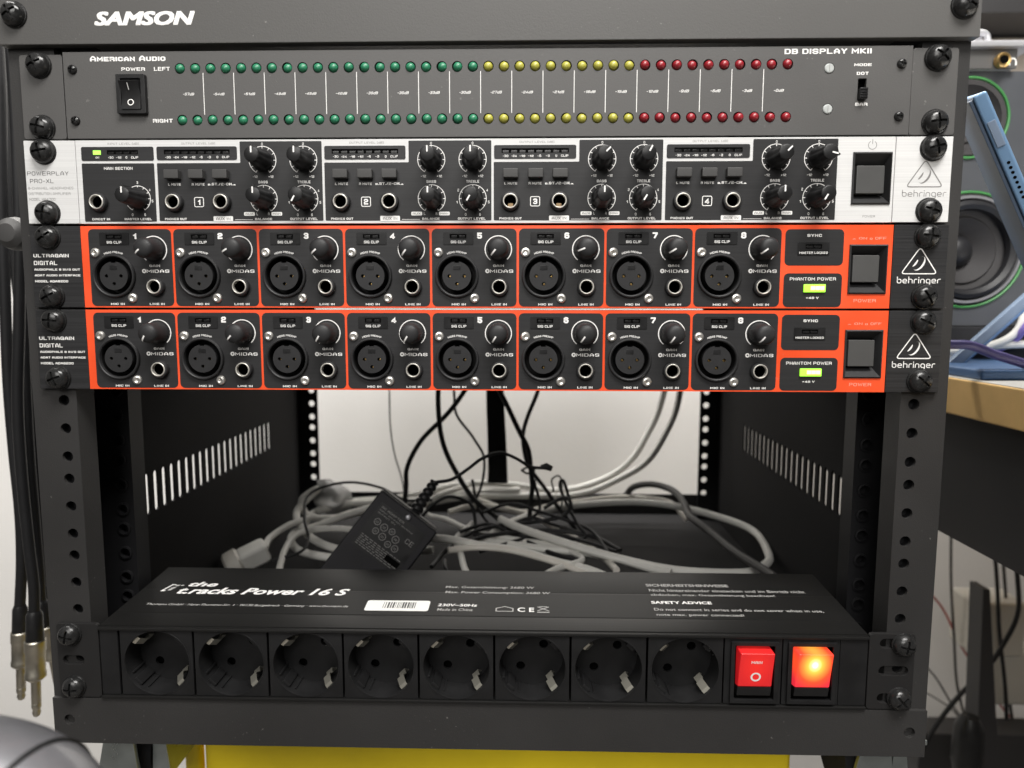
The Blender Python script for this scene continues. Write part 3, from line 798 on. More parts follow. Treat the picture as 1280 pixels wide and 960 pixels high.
for ci, X in enumerate(SEC):
    outline = round_poly([(X, -87.0), (X+88, -87.0), (X+88, -46.0), (X+44.6, -46.0), (X+44.6, -57.0), (X, -57.0)], .5, 2)
    sp = add('section_panel', MB().prism(outline, -3.12, -3.0, holes=[circle(X+8.7, JZ, 3.6, 20), circle(X+34.3, JZ, 3.6, 20)]).mesh('section_panel', 'channel_black'), ha)
    mw = led_window(ha, X+.2, X+43.0, -55.4, -48.5, X+4.1, X+39.2, -52.5, -50.1, 8)
    for k, t_ in enumerate(('-30', '-24', '-18', '-12', '-6', '-3', '0', 'CLIP')):
        text(mw, t_, X+6.2+4.4*k, -54.0, (.95*len(t_)) if t_ != '0' else .9, 1.15, y=-3.3, wt=.6)
    text(fp, 'OUTPUT LEVEL [dB]', X+22.5, -46.9, 18.0, 1.1, wt=.36, mt='print_grey')
    for k, bx in enumerate((8.9, 21.9, 34.7)):
        add('mute_button', cached('mb', lambda: MB().box(-3.9, 3.9, -7.0, -3.0, -2.3, 2.3).mesh('mute_button', 'plastic_soft', bevel=.45)), ha, (X+bx, 0, -63.2))
    text(sp, 'L MUTE', X+8.9, -67.9, 6.8, 1.35, y=-3.2, wt=.78)
    text(sp, 'R MUTE', X+21.6, -67.9, 6.8, 1.35, y=-3.2, wt=.78)
    text(sp, '^.ST./2-CH._', X+34.3, -67.9, 14.8, 1.35, y=-3.2, wt=.78)
    text(sp, 'PHONES OUT', X+8.8, -86.0, 11.8, 1.4, y=-3.2, wt=.78)
    jack(ha, X+8.7, JZ, contact=(ci == 2)); jack(ha, X+34.3, JZ, contact=(ci == 2))
    add('number_frame', cached('nf', lambda: MB().ribbon(rrect(-2.4, 2.4, -2.4, 2.4, .7, 3), .2, True).mesh('number_frame', 'print_white', recalc=False, smooth=False)), sp, (X+21.7, -3.2, -77.2))
    text(sp, str(ci+1), X+21.7, -77.2, 2.3 if ci else 1.5, 2.9, y=-3.2, wt=.85)
    def tagbox(x0, x1, zc, hh, t_):
        add('tag_box', MB().prism(rrect(x0, x1, zc-hh, zc+hh, .5, 3), -3.19, -3.13).mesh('tag_box', 'print_white'), sp)
        text(sp, t_, (x0+x1)/2, zc, (x1-x0)*.72, hh*1.15, y=-3.25, wt=.4, mt='print_dark')
    tagbox(X+29.1, X+39.6, -85.9, 1.35, 'AUX IN')
    add('rule_line', cached('rl', lambda: MB().box(0, 9.6, -.01, .01, -.1, .1).mesh('rule_line', 'print_white')), sp, (X+40.6, -3.2, -86.4))
    tagbox(X+45.6, X+51.4, -83.4, .95, 'AUX'); tagbox(X+60.3, X+66.0, -83.4, .95, 'MAIN')
    tiny(sp, 'L', X+52.7, -83.4); tiny(sp, 'R', X+58.9, -83.4)
    text(sp, 'BALANCE', X+56.0, -86.1, 9.2, 1.4, y=-3.2, wt=.78)
    text(sp, 'OUTPUT LEVEL', X+77.6, -86.1, 14.6, 1.4, y=-3.2, wt=.78)
    text(sp, 'BASS', X+56.4, -66.9, 5.0, 1.4, y=-3.2, wt=.78)
    text(sp, 'TREBLE', X+78.2, -66.9, 6.8, 1.4, y=-3.2, wt=.78)
    for (kx, kz, a, lab) in ((56.5, -55.7, ANG[ci][0], 0), (78.2, -55.7, ANG[ci][1], 0), (56.5, -75.7, ANG[ci][2], 1), (78.2, -75.7, ANG[ci][3], 2)):
        add('scale', cached('sc1', lambda: scale_mesh(7.15)), sp, (X+kx, -3.2, kz))
        ha_knob(ha, X+kx, kz, a)
        if lab == 0:
            tiny(sp, '0', X+kx, kz+8.3); tiny(sp, '-12', X+kx-4.2, kz-8.4, 1.3, .68); tiny(sp, '+12', X+kx+4.2, kz-8.4, 1.3, .68)
        if lab == 2:
            for t_, dx, dz in (('0', -3.8, -8.2), ('6', 3.8, -8.2), ('1', -8.4, -1.8), ('2', -7.6, 4.3), ('4', 7.6, 4.3), ('5', 8.4, -1.8)): tiny(sp, t_, X+kx+dx, kz+dz)

# ================================================================== TWO AUDIO INTERFACES
def gain_knob(parent, x, z, ang):
    def knurl(a, t): return 1 - .022*(.5+.5*cos(32*a)) if t > -10.3 else 1
    me = cached('gk', lambda: MB().lathe([(0, -12.6), (2.0, -12.5), (3.6, -12.1), (4.7, -11.3), (5.2, -10.2), (5.5, -6), (5.85, -1.4), (5.95, -.3), (5.8, 0)], 96, mod=knurl).mesh('gain_knob', 'plastic_matt', ang=50))
    o = add('gain_knob', me, parent, (x, -3.2, z), (0, radians(ang), 0))
    def ptr():
        m_ = MB(); prof = [(1.4, -12.62), (2.6, -12.42), (3.7, -12.12), (4.75, -11.35), (5.25, -10.2)]
        i = len(m_.v)
        for r, t in prof: m_.v += [(-.42, t-.06, r), (.42, t-.06, r)]
        for k in range(len(prof)-1): m_.f.append((2*k, 2*k+1, 2*k+3, 2*k+2))
        return m_.mesh('pointer', 'print_white', recalc=False)
    add('pointer', cached('gkp', ptr), o, (x, -3.2, z))
def xlr(parent, x, z):
    def shell(): return MB().lathe([(11.6, 0), (11.6, -1.1), (11.2, -1.7), (10.7, -1.8), (10.2, -1.4), (9.95, .2)], 48).mesh('microphone_socket', 'plastic_matt')
    o = add('microphone_socket', cached('xs', shell), parent, (x, -3.1, z))
    add('recess', cached('xr', lambda: MB().lathe([(9.95, .1), (9.8, 9.0), (7.2, 9.0)], 48).mesh('recess', 'recess_shade')), o, (x, -3.1, z))
    def insert():
        notch = [(7.6*cos(radians(a)), 7.6*sin(radians(a))) for a in range(100, 441, 8)]
        notch += [(1.3, 7.5), (1.3, 6.9), (-1.3, 6.9), (-1.32, 7.48)]
        m_ = MB().prism(notch, -.9, 8.9, holes=[circle(-4.0, -.1, .95, 14), circle(3.9, -.1, .95, 14), circle(0, -4.2, .95, 14)])
        return m_.mesh('insert', 'plastic_matt', bevel=.12)
    add('insert', cached('xi', insert), o, (x, -3.1, z))
    add('latch', cached('xl', lambda: MB().box(-2.0, 2.0, -1.05, -.6, 3.0, 5.6).mesh('latch', 'plastic_black', bevel=.2)), o, (x, -3.1, z))
    for px, pz in ((-4.0, -.1), (3.9, -.1), (0, -4.2)):
        add('contact_pin', cached('xp', lambda: MB().lathe([(0, .9), (.5, 1.0), (.6, 1.6), (.6, 8)], 10).mesh('contact_pin', 'brass')), o, (x+px+.25, -3.1, z+pz-.15))
    return o
def interface(idx, zt, label, angs):
    R = root('audio_interface', (0, 0, zt-44.2), label, 'audio interface', 'audio units mounted in the rack')
    chassis(R, zt, 215)
    CH = [-211.3+46.22*k for k in range(8)]
    CW = 45.0
    xh = [circle(c+13.2, zt-27.1, 10.8, 40) for c in CH]; jh = [circle(c+35.75, zt-32.9, 3.6, 20) for c in CH]
    fp = add('faceplate', MB().prism([(-215.4, zt-44.0), (214.9, zt-44.0), (214.9, zt-.7), (-215.4, zt-.7)], -3.0, 0, holes=xh+jh+[rrect(193.4, 211.6, zt-35.6, zt-11.4, .5, 2)]).mesh('faceplate', 'orange_paint', bevel=.25), R)
    for s in (-1, 1):
        a, b = (-243.2, -215.7) if s < 0 else (215.3, 243.4)
        e = add('mounting_ear', MB().box(a, b, -3.0, -.1, zt-44.0, zt-.7).mesh('mounting_ear', 'brushed_black', bevel=.3), R)
        if s > 0: logo(e, zt, 'print_white')
        else:
            text(e, 'ULTRAGAIN', -232.3, zt-16.3, 19.4, 2.2, wt=.7)
            text(e, 'DIGITAL', -235.6, zt-20.2, 12.8, 2.2, wt=.6)
            text(e, 'AUDIOPHILE 8 IN/8 OUT', -229.4, zt-23.7, 25.0, 1.35, wt=.78)
            text(e, 'ADAT AUDIO INTERFACE', -229.4, zt-26.8, 25.0, 1.35, wt=.78)
            text(e, 'MODEL ADA8200', -232.9, zt-29.9, 18.2, 1.35, wt=.78)
    rack_screws(R, zt)
    for k, c in enumerate(CH):
        cp = add('channel_panel', cached('cpan', lambda: MB().prism(rrect(0, CW, -43.2, -2.3, 2.6), -3.14, -3.0, holes=[circle(13.2, -27.1, 10.7, 40), circle(35.75, -32.9, 3.6, 20)]).mesh('channel_panel', 'channel_black')), R, (c, 0, zt))
        def win():
            m_ = MB().prism(rrect(6.1, 22.1, -10.7, -4.1, .5, 2), -3.45, -3.1, holes=[rrect(9.6, 18.4, -7.6, -5.2, .1, 1)])
            return m_.mesh('signal_window', 'plastic_black', bevel=.15)
        sw = add('signal_window', cached('sw', win), R, (c, 0, zt))
        add('window_floor', cached('swf', lambda: MB().box(9.6, 18.4, -3.2, -3.16, -7.6, -5.2).mesh('window_floor', 'hole_black')), sw, (c, 0, zt))
        for q in range(2):
            add('signal_led', cached('sl', lambda: MB().box(-1.5, 1.5, -3.4, -3.15, -.8, .5).mesh('signal_led', 'smoked', bevel=.1)), sw, (c+11.9+4.2*q, 0, zt-6.4))
        text(sw, 'SIG CLIP', c+14.1, zt-9.3, 8.0, 1.35, y=-3.5, wt=.6)
        text(cp, str(k+1), c+25.3, zt-6.0, 2.7 if k else 1.9, 3.2, y=-3.2, wt=1.05)
        text(cp, 'MIDAS PREAMP', c+13.2, zt-27.1+12.7, 10.6, 1.15, y=-3.2, wt=.62, arc=13.5)
        text(cp, 'GAIN', c+35.4, zt-21.7, 5.8, 1.55, y=-3.2, wt=.78)
        text(cp, 'MIDAS', c+37.0, zt-24.5, 12.4, 1.8, y=-3.2, wt=.55)
        add('logo_disc', cached('ld', lambda: MB().lathe([(0, -.02), (1.15, -.02), (1.15, .02)], 18).mesh('logo_disc', 'print_white')), cp, (c+29.5, -3.2, zt-24.5))
        add('logo_dot', cached('ldd', lambda: MB().lathe([(0, -.02), (.45, -.02), (.45, .02)], 12).mesh('logo_dot', 'print_dark')), cp, (c+29.5, -3.25, zt-24.5))
        text(cp, 'MIC IN', c+14.1, zt-42.1, 7.6, 1.35, y=-3.2, wt=.78)
        text(cp, 'LINE IN', c+35.7, zt-42.1, 8.2, 1.35, y=-3.2, wt=.78)
        add('scale', cached('gsc', lambda: MB().ribbon([(7.0*sin(radians(a)), 7.0*cos(radians(a))) for a in range(-143, 144, 6)], .26).mesh('scale', 'print_white', recalc=False, smooth=False)), cp, (c+35.3, -3.2, zt-13.1))
        gain_knob(R, c+35.3, zt-13.1, angs[k])
        xlr(R, c+13.2, zt-27.1)
        jack(R, c+35.75, zt-32.9, name='line_socket', contact=False)
        if idx == 0 and k in (4, 5):
            pass
        for sx, sz in ((3.5, -14.8), (22.6, -38.9)):
            add('flange_screw', FLANGE_SCREW, R, (c+sx, -3.14, zt+sz), (random.uniform(-.1, .1), random.uniform(0, 6), random.uniform(-.1, .1)))
    # sync and phantom power fields
    sy = add('status_panel', MB().prism(rrect(159.3, 189.6, zt-21.6, zt-2.9, 2.4), -3.14, -3.0).mesh('status_panel', 'channel_black'), R)
    text(sy, 'SYNC', 174.3, zt-6.1, 7.6, 1.75, y=-3.2, wt=.78)
    w2 = add('status_window', MB().prism(rrect(165.8, 182.2, zt-16.3, zt-9.6, .5, 2), -3.5, -3.1, holes=[rrect(169.8, 178.4, zt-13.0, zt-10.7, .1, 1)]).mesh('status_window', 'plastic_black', bevel=.15), R)
    add('window_floor', MB().box(169.8, 178.4, -3.2, -3.16, zt-13.0, zt-10.7).mesh('window_floor', 'hole_black'), w2)
    for q in range(2): add('status_led', cached('sl2', lambda: MB().box(-1.7, 1.7, -3.42, -3.15, -.7, .5).mesh('status_led', 'smoked', bevel=.1)), w2, (172.0+4.2*q, 0, zt-11.9))
    text(w2, 'MASTER LOCKED', 174.0, zt-15.0, 14.8, 1.25, y=-3.55, wt=.6)
    ph = add('status_panel', MB().prism(rrect(159.3, 189.6, zt-43.3, zt-25.7, 2.4), -3.14, -3.0).mesh('status_panel', 'channel_black'), R)
    text(ph, 'PHANTOM POWER', 174.4, zt-28.6, 24.0, 1.9, y=-3.2, wt=.55)
    text(ph, '+48 V', 174.6, zt-38.5, 6.6, 1.35, y=-3.2, wt=.78)
    lp = add('phantom_lamp', MB().box(169.6, 181.0, -4.2, -3.1, zt-35.6, zt-31.4).mesh('phantom_lamp', 'lamp_green', bevel=.35), R)
    for q in range(3):
        add('lamp_element', cached('le', lambda: MB().box(-1.15, 1.15, -4.27, -4.1, -1.0, 1.0).mesh('lamp_element', 'lamp_green_core', bevel=.3)), lp, (174.3+2.4*q, 0, zt-33.4))
    push_funnel(R, 192.7, 212.5, zt-36.4, zt-10.8, 195.0, 208.8, zt-30.3, zt-16.2)
    text(fp, 'POWER', 202.0, zt-40.0, 11.6, 1.8, wt=.45, mt='print_pink')
    text(fp, '_ ON', 197.7, zt-7.6, 7.6, 1.3, wt=.45, mt='print_pink')
    text(fp, '^ OFF', 207.2, zt-7.6, 8.6, 1.3, wt=.45, mt='print_pink')
    return R
interface(0, -2*U, 'orange and black unit with eight XLR inputs, directly under the silver unit', [232, 243, 232, 218, 220, 250, 238, 232])
interface(1, -3*U, 'orange and black unit with eight XLR inputs, directly above the open bay', [212, 225, 215, 212, 212, 214, 212, 218])

# ================================================================== POWER STRIP
ps = root('power_strip', (0, 0, -356.5), 'black rack power strip with eight sockets and two red rocker switches', 'power strip')
TILT = math.atan2(4.6, 76)
body = bpy.data.objects.new('housing', None)
hm = MB()
# extruded housing, slightly tilted like the photographed one
Lx, Rx = -219.8, 214.8
prof = [(-2.2, -356.3), (-2.2, -314.6), (-1.0, -313.5)]
dp = 76
prof2 = [(y, -313.5+(y+1.0)*math.tan(TILT)) for y in (13.0, 13.6, 14.2, 14.8, 20.5, 21.1, 43.0, 43.8, 44.6, 45.4, 68, 76)]
for k, (y, z) in enumerate(prof2):
    if k in (1, 8): prof2[k] = (y, z-.12)
prof = prof + prof2 + [(78, prof2[-1][1]-1.6), (78, -356.3)]
# front left open for the modules
prof_f = [(p[0] if p[0] > 0 else p[0]+1.2, p[1]) for p in prof]
inner = [(76.4, -354.8), (76.4, prof2[-1][1]-1.8), (0.6, -315.6), (0.6, -315.0), (0.2, -354.8)]
# hollow extrusion, open at the front: top skin, rear wall and floor
skin = [(-1.0, -313.5)] + prof2 + [(78, prof2[-1][1]-1.6), (78, -356.3), (-1.0, -356.3), (-1.0, -354.9), (76.4, -354.9), (76.4, prof2[-1][1]-2.0), (-1.0, -315.0)]
hm.prism(skin, Lx, Rx, axis='x')
hm.box(Lx, Lx+1.4, -.9, 76.3, -354.8, -315.1).box(Rx-1.4, Rx, -.9, 76.3, -354.8, -315.1)
hz = add('housing', hm.mesh('housing', 'strip_alu', ang=15), ps)
# shelf lips above and below the row of modules
add('front_lip', MB().box(Lx, Rx, -4.0, -1.05, -315.6, -313.9).mesh('front_lip', 'strip_alu', bevel=.4), hz)
add('front_lip', MB().box(Lx, Rx, -4.0, -1.05, -356.5, -354.8).mesh('front_lip', 'strip_alu', bevel=.4), hz)
for s in (-1, 1):
    sl_ = [slot(-241.4, -229.0, -333.9, 2.6)] if s < 0 else [slot(220.8, 237.2, z, 2.7) for z in (-317.8, -333.7, -349.8)]
    a, b = (-244.2, -220.0) if s < 0 else (215.0, 240.2)
    o_ = round_poly([(a, -356.3), (b, -356.3), (b, -312.2), (a, -312.2)], 2.2, 4)
    e = add('mounting_ear', MB().prism(o_, -2.9, -.3, holes=sl_).mesh('mounting_ear', 'strip_black', bevel=.3), ps)
for x, z in ((-236.0, -318.5), (-235.4, -349.8), (233.6, -318.2), (232.8, -349.8)):
    add('rack_screw', RACK_SCREW, ps, (x, -2.9, z), (0, random.uniform(0, pi), 0))
# modules: blank, eight sockets, two switches, blank
def cell(name, x0, x1, holes=(), y=-2.7):
    return add(name, MB().prism(rrect(x0, x1, -354.6, -315.8, .5, 2), y, -.9, holes=holes).mesh(name, 'socket_black', bevel=.3), ps)
cell('blank_module', -219.4, -209.0)
SP = 42.95
def socket(xc):
    z = -335.1
    c_ = cell('socket_module', xc-20.9, xc+20.9, [circle(xc, z, 18.9, 56)])
    def well():
        m_ = MB().lathe([(19.9, .6), (19.4, -.5), (18.8, -.45), (18.5, .4), (18.3, 15.6)], 56)
        return m_.mesh('socket_well', 'socket_black')
    w_ = add('socket_well', cached('well', well), ps, (xc, -2.4, z))
    def floor_():
        a = radians(45)
        return MB().prism(circle(0, 0, 18.6, 48), 15.0, 16.5, holes=[circle(-9.5*cos(a), -9.5*sin(a), 2.6, 18), circle(9.5*cos(a), 9.5*sin(a), 2.6, 18)]).mesh('well_floor', 'socket_black')
    add('well_floor', cached('wf', floor_), w_, (xc, -2.4, z))
    add('well_back', cached('wb', lambda: MB().box(-13, 13, 22, 23, -13, 13).mesh('well_back', 'hole_black')), w_, (xc, -2.4, z))
    # guide ribs on the wall, at right angles to the earth clips
    for a_ in (45, 225):
        a = radians(a_)
        rb = cached(('rb', a_), lambda: MB().box(-2.6, 2.6, 1.2, 15.2, 16.4, 18.6).xf(Matrix.Rotation(radians(90)-a, 4, 'Y')).mesh('guide_rib', 'socket_black', bevel=.4))
        add('guide_rib', rb, w_, (xc, -2.4, z))
        for da in (-9, 9):
            ln = cached(('ln', a_, da), lambda: MB().box(-.5, .5, 3.0, 15, 17.3, 18.7).xf(Matrix.Rotation(radians(90)-a-radians(da*2.2), 4, 'Y')).mesh('guide_rib', 'socket_black', bevel=.2))
            add('guide_rib', ln, w_, (xc, -2.4, z))
    # earth clips: bent spring strips at upper left and lower right
    for a_ in (135, 315):
        a = radians(a_)
        def clip():
            m_ = MB(); pts = [(18.2, 1.2), (16.6, 1.8), (13.6, 6.2), (15.2, 9.4), (13.4, 12.2), (16.2, 15.0)]
            hw = 2.3; th = .5
            for k in range(len(pts)-1):
                (r0, t0), (r1, t1) = pts[k], pts[k+1]
                for side in (0,):
                    m_.quad((-hw, t0, r0), (hw, t0, r0), (hw, t1, r1), (-hw, t1, r1))
                m_.quad((-hw, t0, r0+th), (hw, t0, r0+th), (hw, t1, r1+th), (-hw, t1, r1+th))
                m_.quad((-hw, t0, r0), (-hw, t0, r0+th), (-hw, t1, r1+th), (-hw, t1, r1))
                m_.quad((hw, t0, r0), (hw, t0, r0+th), (hw, t1, r1+th), (hw, t1, r1))
            m_.xf(Matrix.Rotation(radians(90)-a, 4, 'Y'))
            return m_.mesh('earth_clip', 'clip_metal', smooth=False)
        add('earth_clip', cached(('clip', a_), clip), w_, (xc, -2.4, z))
for k in range(8): socket(-186.9+SP*k)
def rocker_unit(x0, x1, mt, lit):
    c_ = cell('switch_module', x0-3.2 if not lit else x0-2.4, x1+2.2, [rrect(x0+1.2, x1-1.2, -351.6, -318.9, .5, 2)])
    fr = add('rocker_switch', bezel(x0, x1, -353.2, -317.3, -4.6, 2.2, 2.2).mesh('rocker_switch', 'plastic_black', bevel=.5), ps)
    add('well', MB().box(x0+1.5, x1-1.5, 2.0, 2.2, -352, -318).mesh('well', 'hole_black'), fr)
    xc = (x0+x1)/2; hw = (x1-x0)/2-3.8
    # rocker pressed in at the bottom, standing proud at the top
    m_ = MB().prism([(-7.6, 13.6), (-4.6, -1.0), (-3.6, -7.6), (2, -9.5), (2, 13.6)], -hw, hw, axis='x')
    r_ = add('rocker', m_.mesh('rocker', mt, bevel=.8, seg=3), fr, (xc, -2, -335.0))
    b_ = MB().prism([(-3.4, -8.0), (-2.0, -13.8), (2, -13.8), (2, -8.0)], -hw, hw, axis='x')
    add('rocker_base', b_.mesh('rocker_base', 'plastic_black', bevel=.4), fr, (xc, -2, -335.0))
    return fr, r_, xc
fr, r1, xc = rocker_unit(138.6, 165.0, 'rocker_glow', False)
slope = math.atan2(3.3, 16.2)
text(fr, 'MAIN', xc-.3, -326.8, 6.0, 2.2, y=-8.75, wt=.75).rotation_euler = (slope, 0, 0)
o_ = add('symbol', MB().ribbon(circle(0, 0, 2.35, 24), .5, True).mesh('symbol', 'print_white', recalc=False), fr, (xc, -6.75, -336.3), (.16, 0, 0))
rocker_unit(170.2, 196.9, 'rocker_lit', True)
cell('blank_module', 199.3, 214.4)
# printing on the tilted lid (frame whose x runs right and y runs back along the lid)
TT = math.tan(TILT)
def top_y(y): # depth measured on a level lid -> point on the tilted lid, scaled toward the camera
    cy, cz = -376.9, -134.0
    dy, dz = y-cy, -313.5-cz
    t = (-313.5 + TT*(cy+1) - cz)/(dz - TT*dy)
    return t
def top_place(x, y):
    t = top_y(y); X = 25.55+(x-25.55)*t; Y = -376.9+(y+376.9)*t
    return X, Y
frame = hz
def lid_text(txt, x0, x1, y, h, mt='print_dim', bold=0., shear=0.):
    X0, Y = top_place(x0, y); X1, _ = top_place(x1, y); h_ = h*.86
    FONTQ.append((None, txt, 0, 0, X1-X0, h_, mt, bold, shear, 0, 'LID', True, ((X0+X1)/2, Y)))
LIDJ = []
lid_text('the', -197, -178, 58.8, 7.5, 'print_white', .03, .3)
lid_text('t.racks Power 16 S', -199, -89, 48.5, 10.5, 'print_white', .03, .3)
lid_text('Thomann GmbH · Hans-Thomann-Str. 1 · 96138 Burgebrach · Germany · www.thomann.de', -208.4, -84, 27.0, 3.8, 'print_dim', .012, 0.15)
lid_text('Max. Gesamtleistung: 3680 W', -28.4, 29.4, 58.5, 4.4, 'print_dim', .012, 0.1)
lid_text('Max. Power Consumption: 3680 W', -27.6, 39.4, 50.2, 4.4, 'print_dim', .012, 0.1)
lid_text('230V~50Hz', -29.8, -5.6, 31.0, 3.8, 'print_white', .02, .1)
lid_text('Made in China', -29.4, -8.0, 24.6, 3.6, 'print_dim', .012, .1)
lid_text('SICHERHEITSHINWEISE', 102.4, 156.0, 65.5, 4.2, 'print_dim', .03, 0)
lid_text('Nicht hintereinander einstecken und im Betrieb nicht', 103.2, 202.4, 57.2, 4.2, 'print_dim', .01, 0)
lid_text('abdecken, max. Gesamtleistung beachten!', 103.0, 181.0, 49.8, 4.2, 'print_dim', .01, 0)
lid_text('SAFETY ADVICE', 101.4, 138.4, 38.5, 4.0, 'print_white', .03, 0)
lid_text('Do not connect in series and do not cover when in use,', 101.4, 202.4, 28.2, 4.2, 'print_dim', .01, 0)
lid_text('note max. power connected!', 101.6, 153.0, 20.8, 4.2, 'print_dim', .01, 0)
lid_text('C E', 19.0, 29.0, 25.6, 6.0, 'print_white', .02, 0)

def on_lid(name, mb, mt, x, y, lift=.05, **kw):
    X, Y = top_place(x, y)
    o = add(name, mb.mesh(name, mt, **kw), hz, (X, Y, -313.5+(Y+1)*TT+lift))
    o.rotation_euler = (TILT, 0, 0); return o
st = on_lid('barcode_sticker', MB().prism(rrect(-19.2, 19.2, -6.4, 6.4, 1.6, 4), 0, .1, axis='z'), 'sticker', -54.2, 29.2)
bm_ = MB(); xx = -9.5
while xx < 10.5:
    w_ = random.choice((.3, .5, .8, 1.1)); bm_.box(xx, xx+w_, -3.2, 4.2, .14, .18); xx += w_+random.choice((.35, .6, .9))
on_lid('barcode', bm_, 'print_dark', -53.4, 29.2)
# house mark and crossed bin
hp = MB(); pts = [(-5, -2.5), (5, -2.5), (5, 1), (0, 3.4), (-5, 1)]
rb_ = MB().ribbon(pts, .35, True); rb_.v = [(v[0], v[2], 0) for v in rb_.v]; rb_.f = [tuple(reversed(f)) for f in rb_.f]
on_lid('house_symbol', rb_, 'print_dim', 11.2, 26.0, .08, recalc=False, smooth=False)
rb_ = MB().ribbon([(-3.4, 3), (3.4, -2)], .35).ribbon([(-3.4, -2), (3.4, 3)], .35, y=.01).ribbon([(-3.6, -3.6), (3.6, -3.6)], .5).ribbon([(-2.4, 3.2), (2.4, 3.2)], .35)
rb_.v = [(v[0], v[2], v[1]) for v in rb_.v]; rb_.f = [tuple(reversed(f)) for f in rb_.f]
on_lid('bin_symbol', rb_, 'print_dim', 34.5, 26.5, .08, recalc=False, smooth=False)
br = MB().ribbon([(-1.6, -4.2), (-3.6, -4.2), (-3.6, 4.2), (-1.6, 4.2)], .6, ext=.4).box(-.6, 1.6, -.01, .01, -3.6, 1.0).box(-.6, 1.6, -.01, .01, 2.2, 4.2).box(2.6, 4.2, -.01, .01, 2.8, 4.2)
br.v = [(v[0]+v[2]*.35, v[2], 0) for v in br.v]; br.f = [tuple(reversed(f)) for f in br.f]
on_lid('bracket_mark', br, 'print_white', -205.0, 52.5, .08, recalc=False, smooth=False)

# ================================================================== THINGS IN THE OPEN BAY
def cable(name, pts, r, mt, label, cat='cable', group=None, n=10, seg=10):
    sp_ = spline(pts, n); ph = [random.uniform(0, 6) for _ in range(6)]   # slight set and waviness of used cable
    am = min(1.3, .35*r)
    sp_ = [(p[0]+am*sin(.31*i+ph[0])*sin(.083*i+ph[1]), p[1]+am*sin(.27*i+ph[2]), p[2]+am*.6*sin(.23*i+ph[4])*sin(.11*i+ph[5])) for i, p in enumerate(sp_)]
    o = add(name, MB().tube(sp_, r, seg).mesh(name, mt))
    return tag(o, label, cat, group)
G1 = 'black cables hanging behind the devices'
cable('thin_grey_cable', [(-137.3, 425.0, -182.5), (-137.3, 425.0, -238.6), (-137.0, 425.0, -271.7), (-131.9, 425.0, -305.0), (-122.9, 420.0, -334.4), (-115.1, 400.0, -365.1)], .9, 'cable_dark', 'thin dark grey cable hanging left of the thick black ones in the bay')
cable('black_cable', [(-22.6, 300.0, -186.4), (-36.1, 300.0, -210.1), (-57.6, 300.0, -237.9), (-82.4, 300.0, -264.5), (-95.5, 300.0, -290.4), (-97.5, 300.0, -312.4), (-97.9, 300.0, -343.6)], 2.4, 'cable_black', 'thick black cable slanting down left to the power adapter', group=G1)
cable('black_cable', [(-58.6, 270.0, -173.0), (-59.8, 270.0, -218.2), (-57.8, 270.0, -248.6), (-46.7, 270.0, -282.4), (-29.0, 275.0, -312.3), (-8.0, 285.0, -334.1), (9.0, 295.0, -350.8)], 2.4, 'cable_black', 'thick black cable curving down right across the power lead', group=G1)
cable('black_cable', [(-52.5, 330.0, -184.8), (-52.0, 330.0, -219.3), (-48.0, 330.0, -242.5), (-31.7, 330.0, -265.7), (-21.8, 330.0, -284.1), (-21.9, 330.0, -309.5), (-32.0, 330.0, -335.1)], 1.4, 'cable_black', 'thin black cable bowing out left of the black strap', group=G1)
cable('black_cable', [(-14.2, 290.0, -189.5), (-1.9, 290.0, -214.2), (15.2, 290.0, -247.8), (24.6, 290.0, -271.4), (28.6, 290.0, -295.2), (27.9, 290.0, -319.2), (24.8, 290.0, -343.4)], 2.5, 'cable_black', 'black cable from behind the strap down to the tangle', group=G1)
cable('black_cable', [(42.9, 300.0, -182.3), (33.7, 300.0, -215.3), (23.6, 300.0, -237.5), (19.8, 300.0, -261.4), (24.6, 297.0, -284.8), (40.6, 300.0, -309.7), (59.0, 300.0, -333.9), (74.4, 300.0, -354.3)], 2.1, 'cable_black', 'rightmost black cable meeting its neighbour in a Y', group=G1)
# flat strap
sp_ = spline([(-13.6, 400.0, -180.7), (-12.8, 400.0, -234.8), (-10.9, 398.0, -280.1), (-9.9, 396.0, -316.5), (-9.8, 392.0, -328.4)], 6)
sm = MB()
for k in range(len(sp_)-1):
    a, b = sp_[k], sp_[k+1]; h0 = 9.6+1.0*k/len(sp_)*2; h1 = 9.6+1.0*(k+1)/len(sp_)*2
    sm.quad((a[0]-h0, a[1], a[2]), (a[0]+h0, a[1], a[2]), (b[0]+h1, b[1], b[2]), (b[0]-h1, b[1], b[2]))
    sm.quad((a[0]-h0, a[1]+1.4, a[2]), (a[0]+h0, a[1]+1.4, a[2]), (b[0]+h1, b[1]+1.4, b[2]), (b[0]-h1, b[1]+1.4, b[2]))
    for s in (-1, 1): sm.quad((a[0]+s*h0, a[1], a[2]), (a[0]+s*h0, a[1]+1.4, a[2]), (b[0]+s*h1, b[1]+1.4, b[2]), (b[0]+s*h1, b[1], b[2]))
tag(add('hanging_strap', sm.mesh('hanging_strap', 'strap_black')), 'wide flat black strap hanging straight down in the middle of the bay', 'strap')
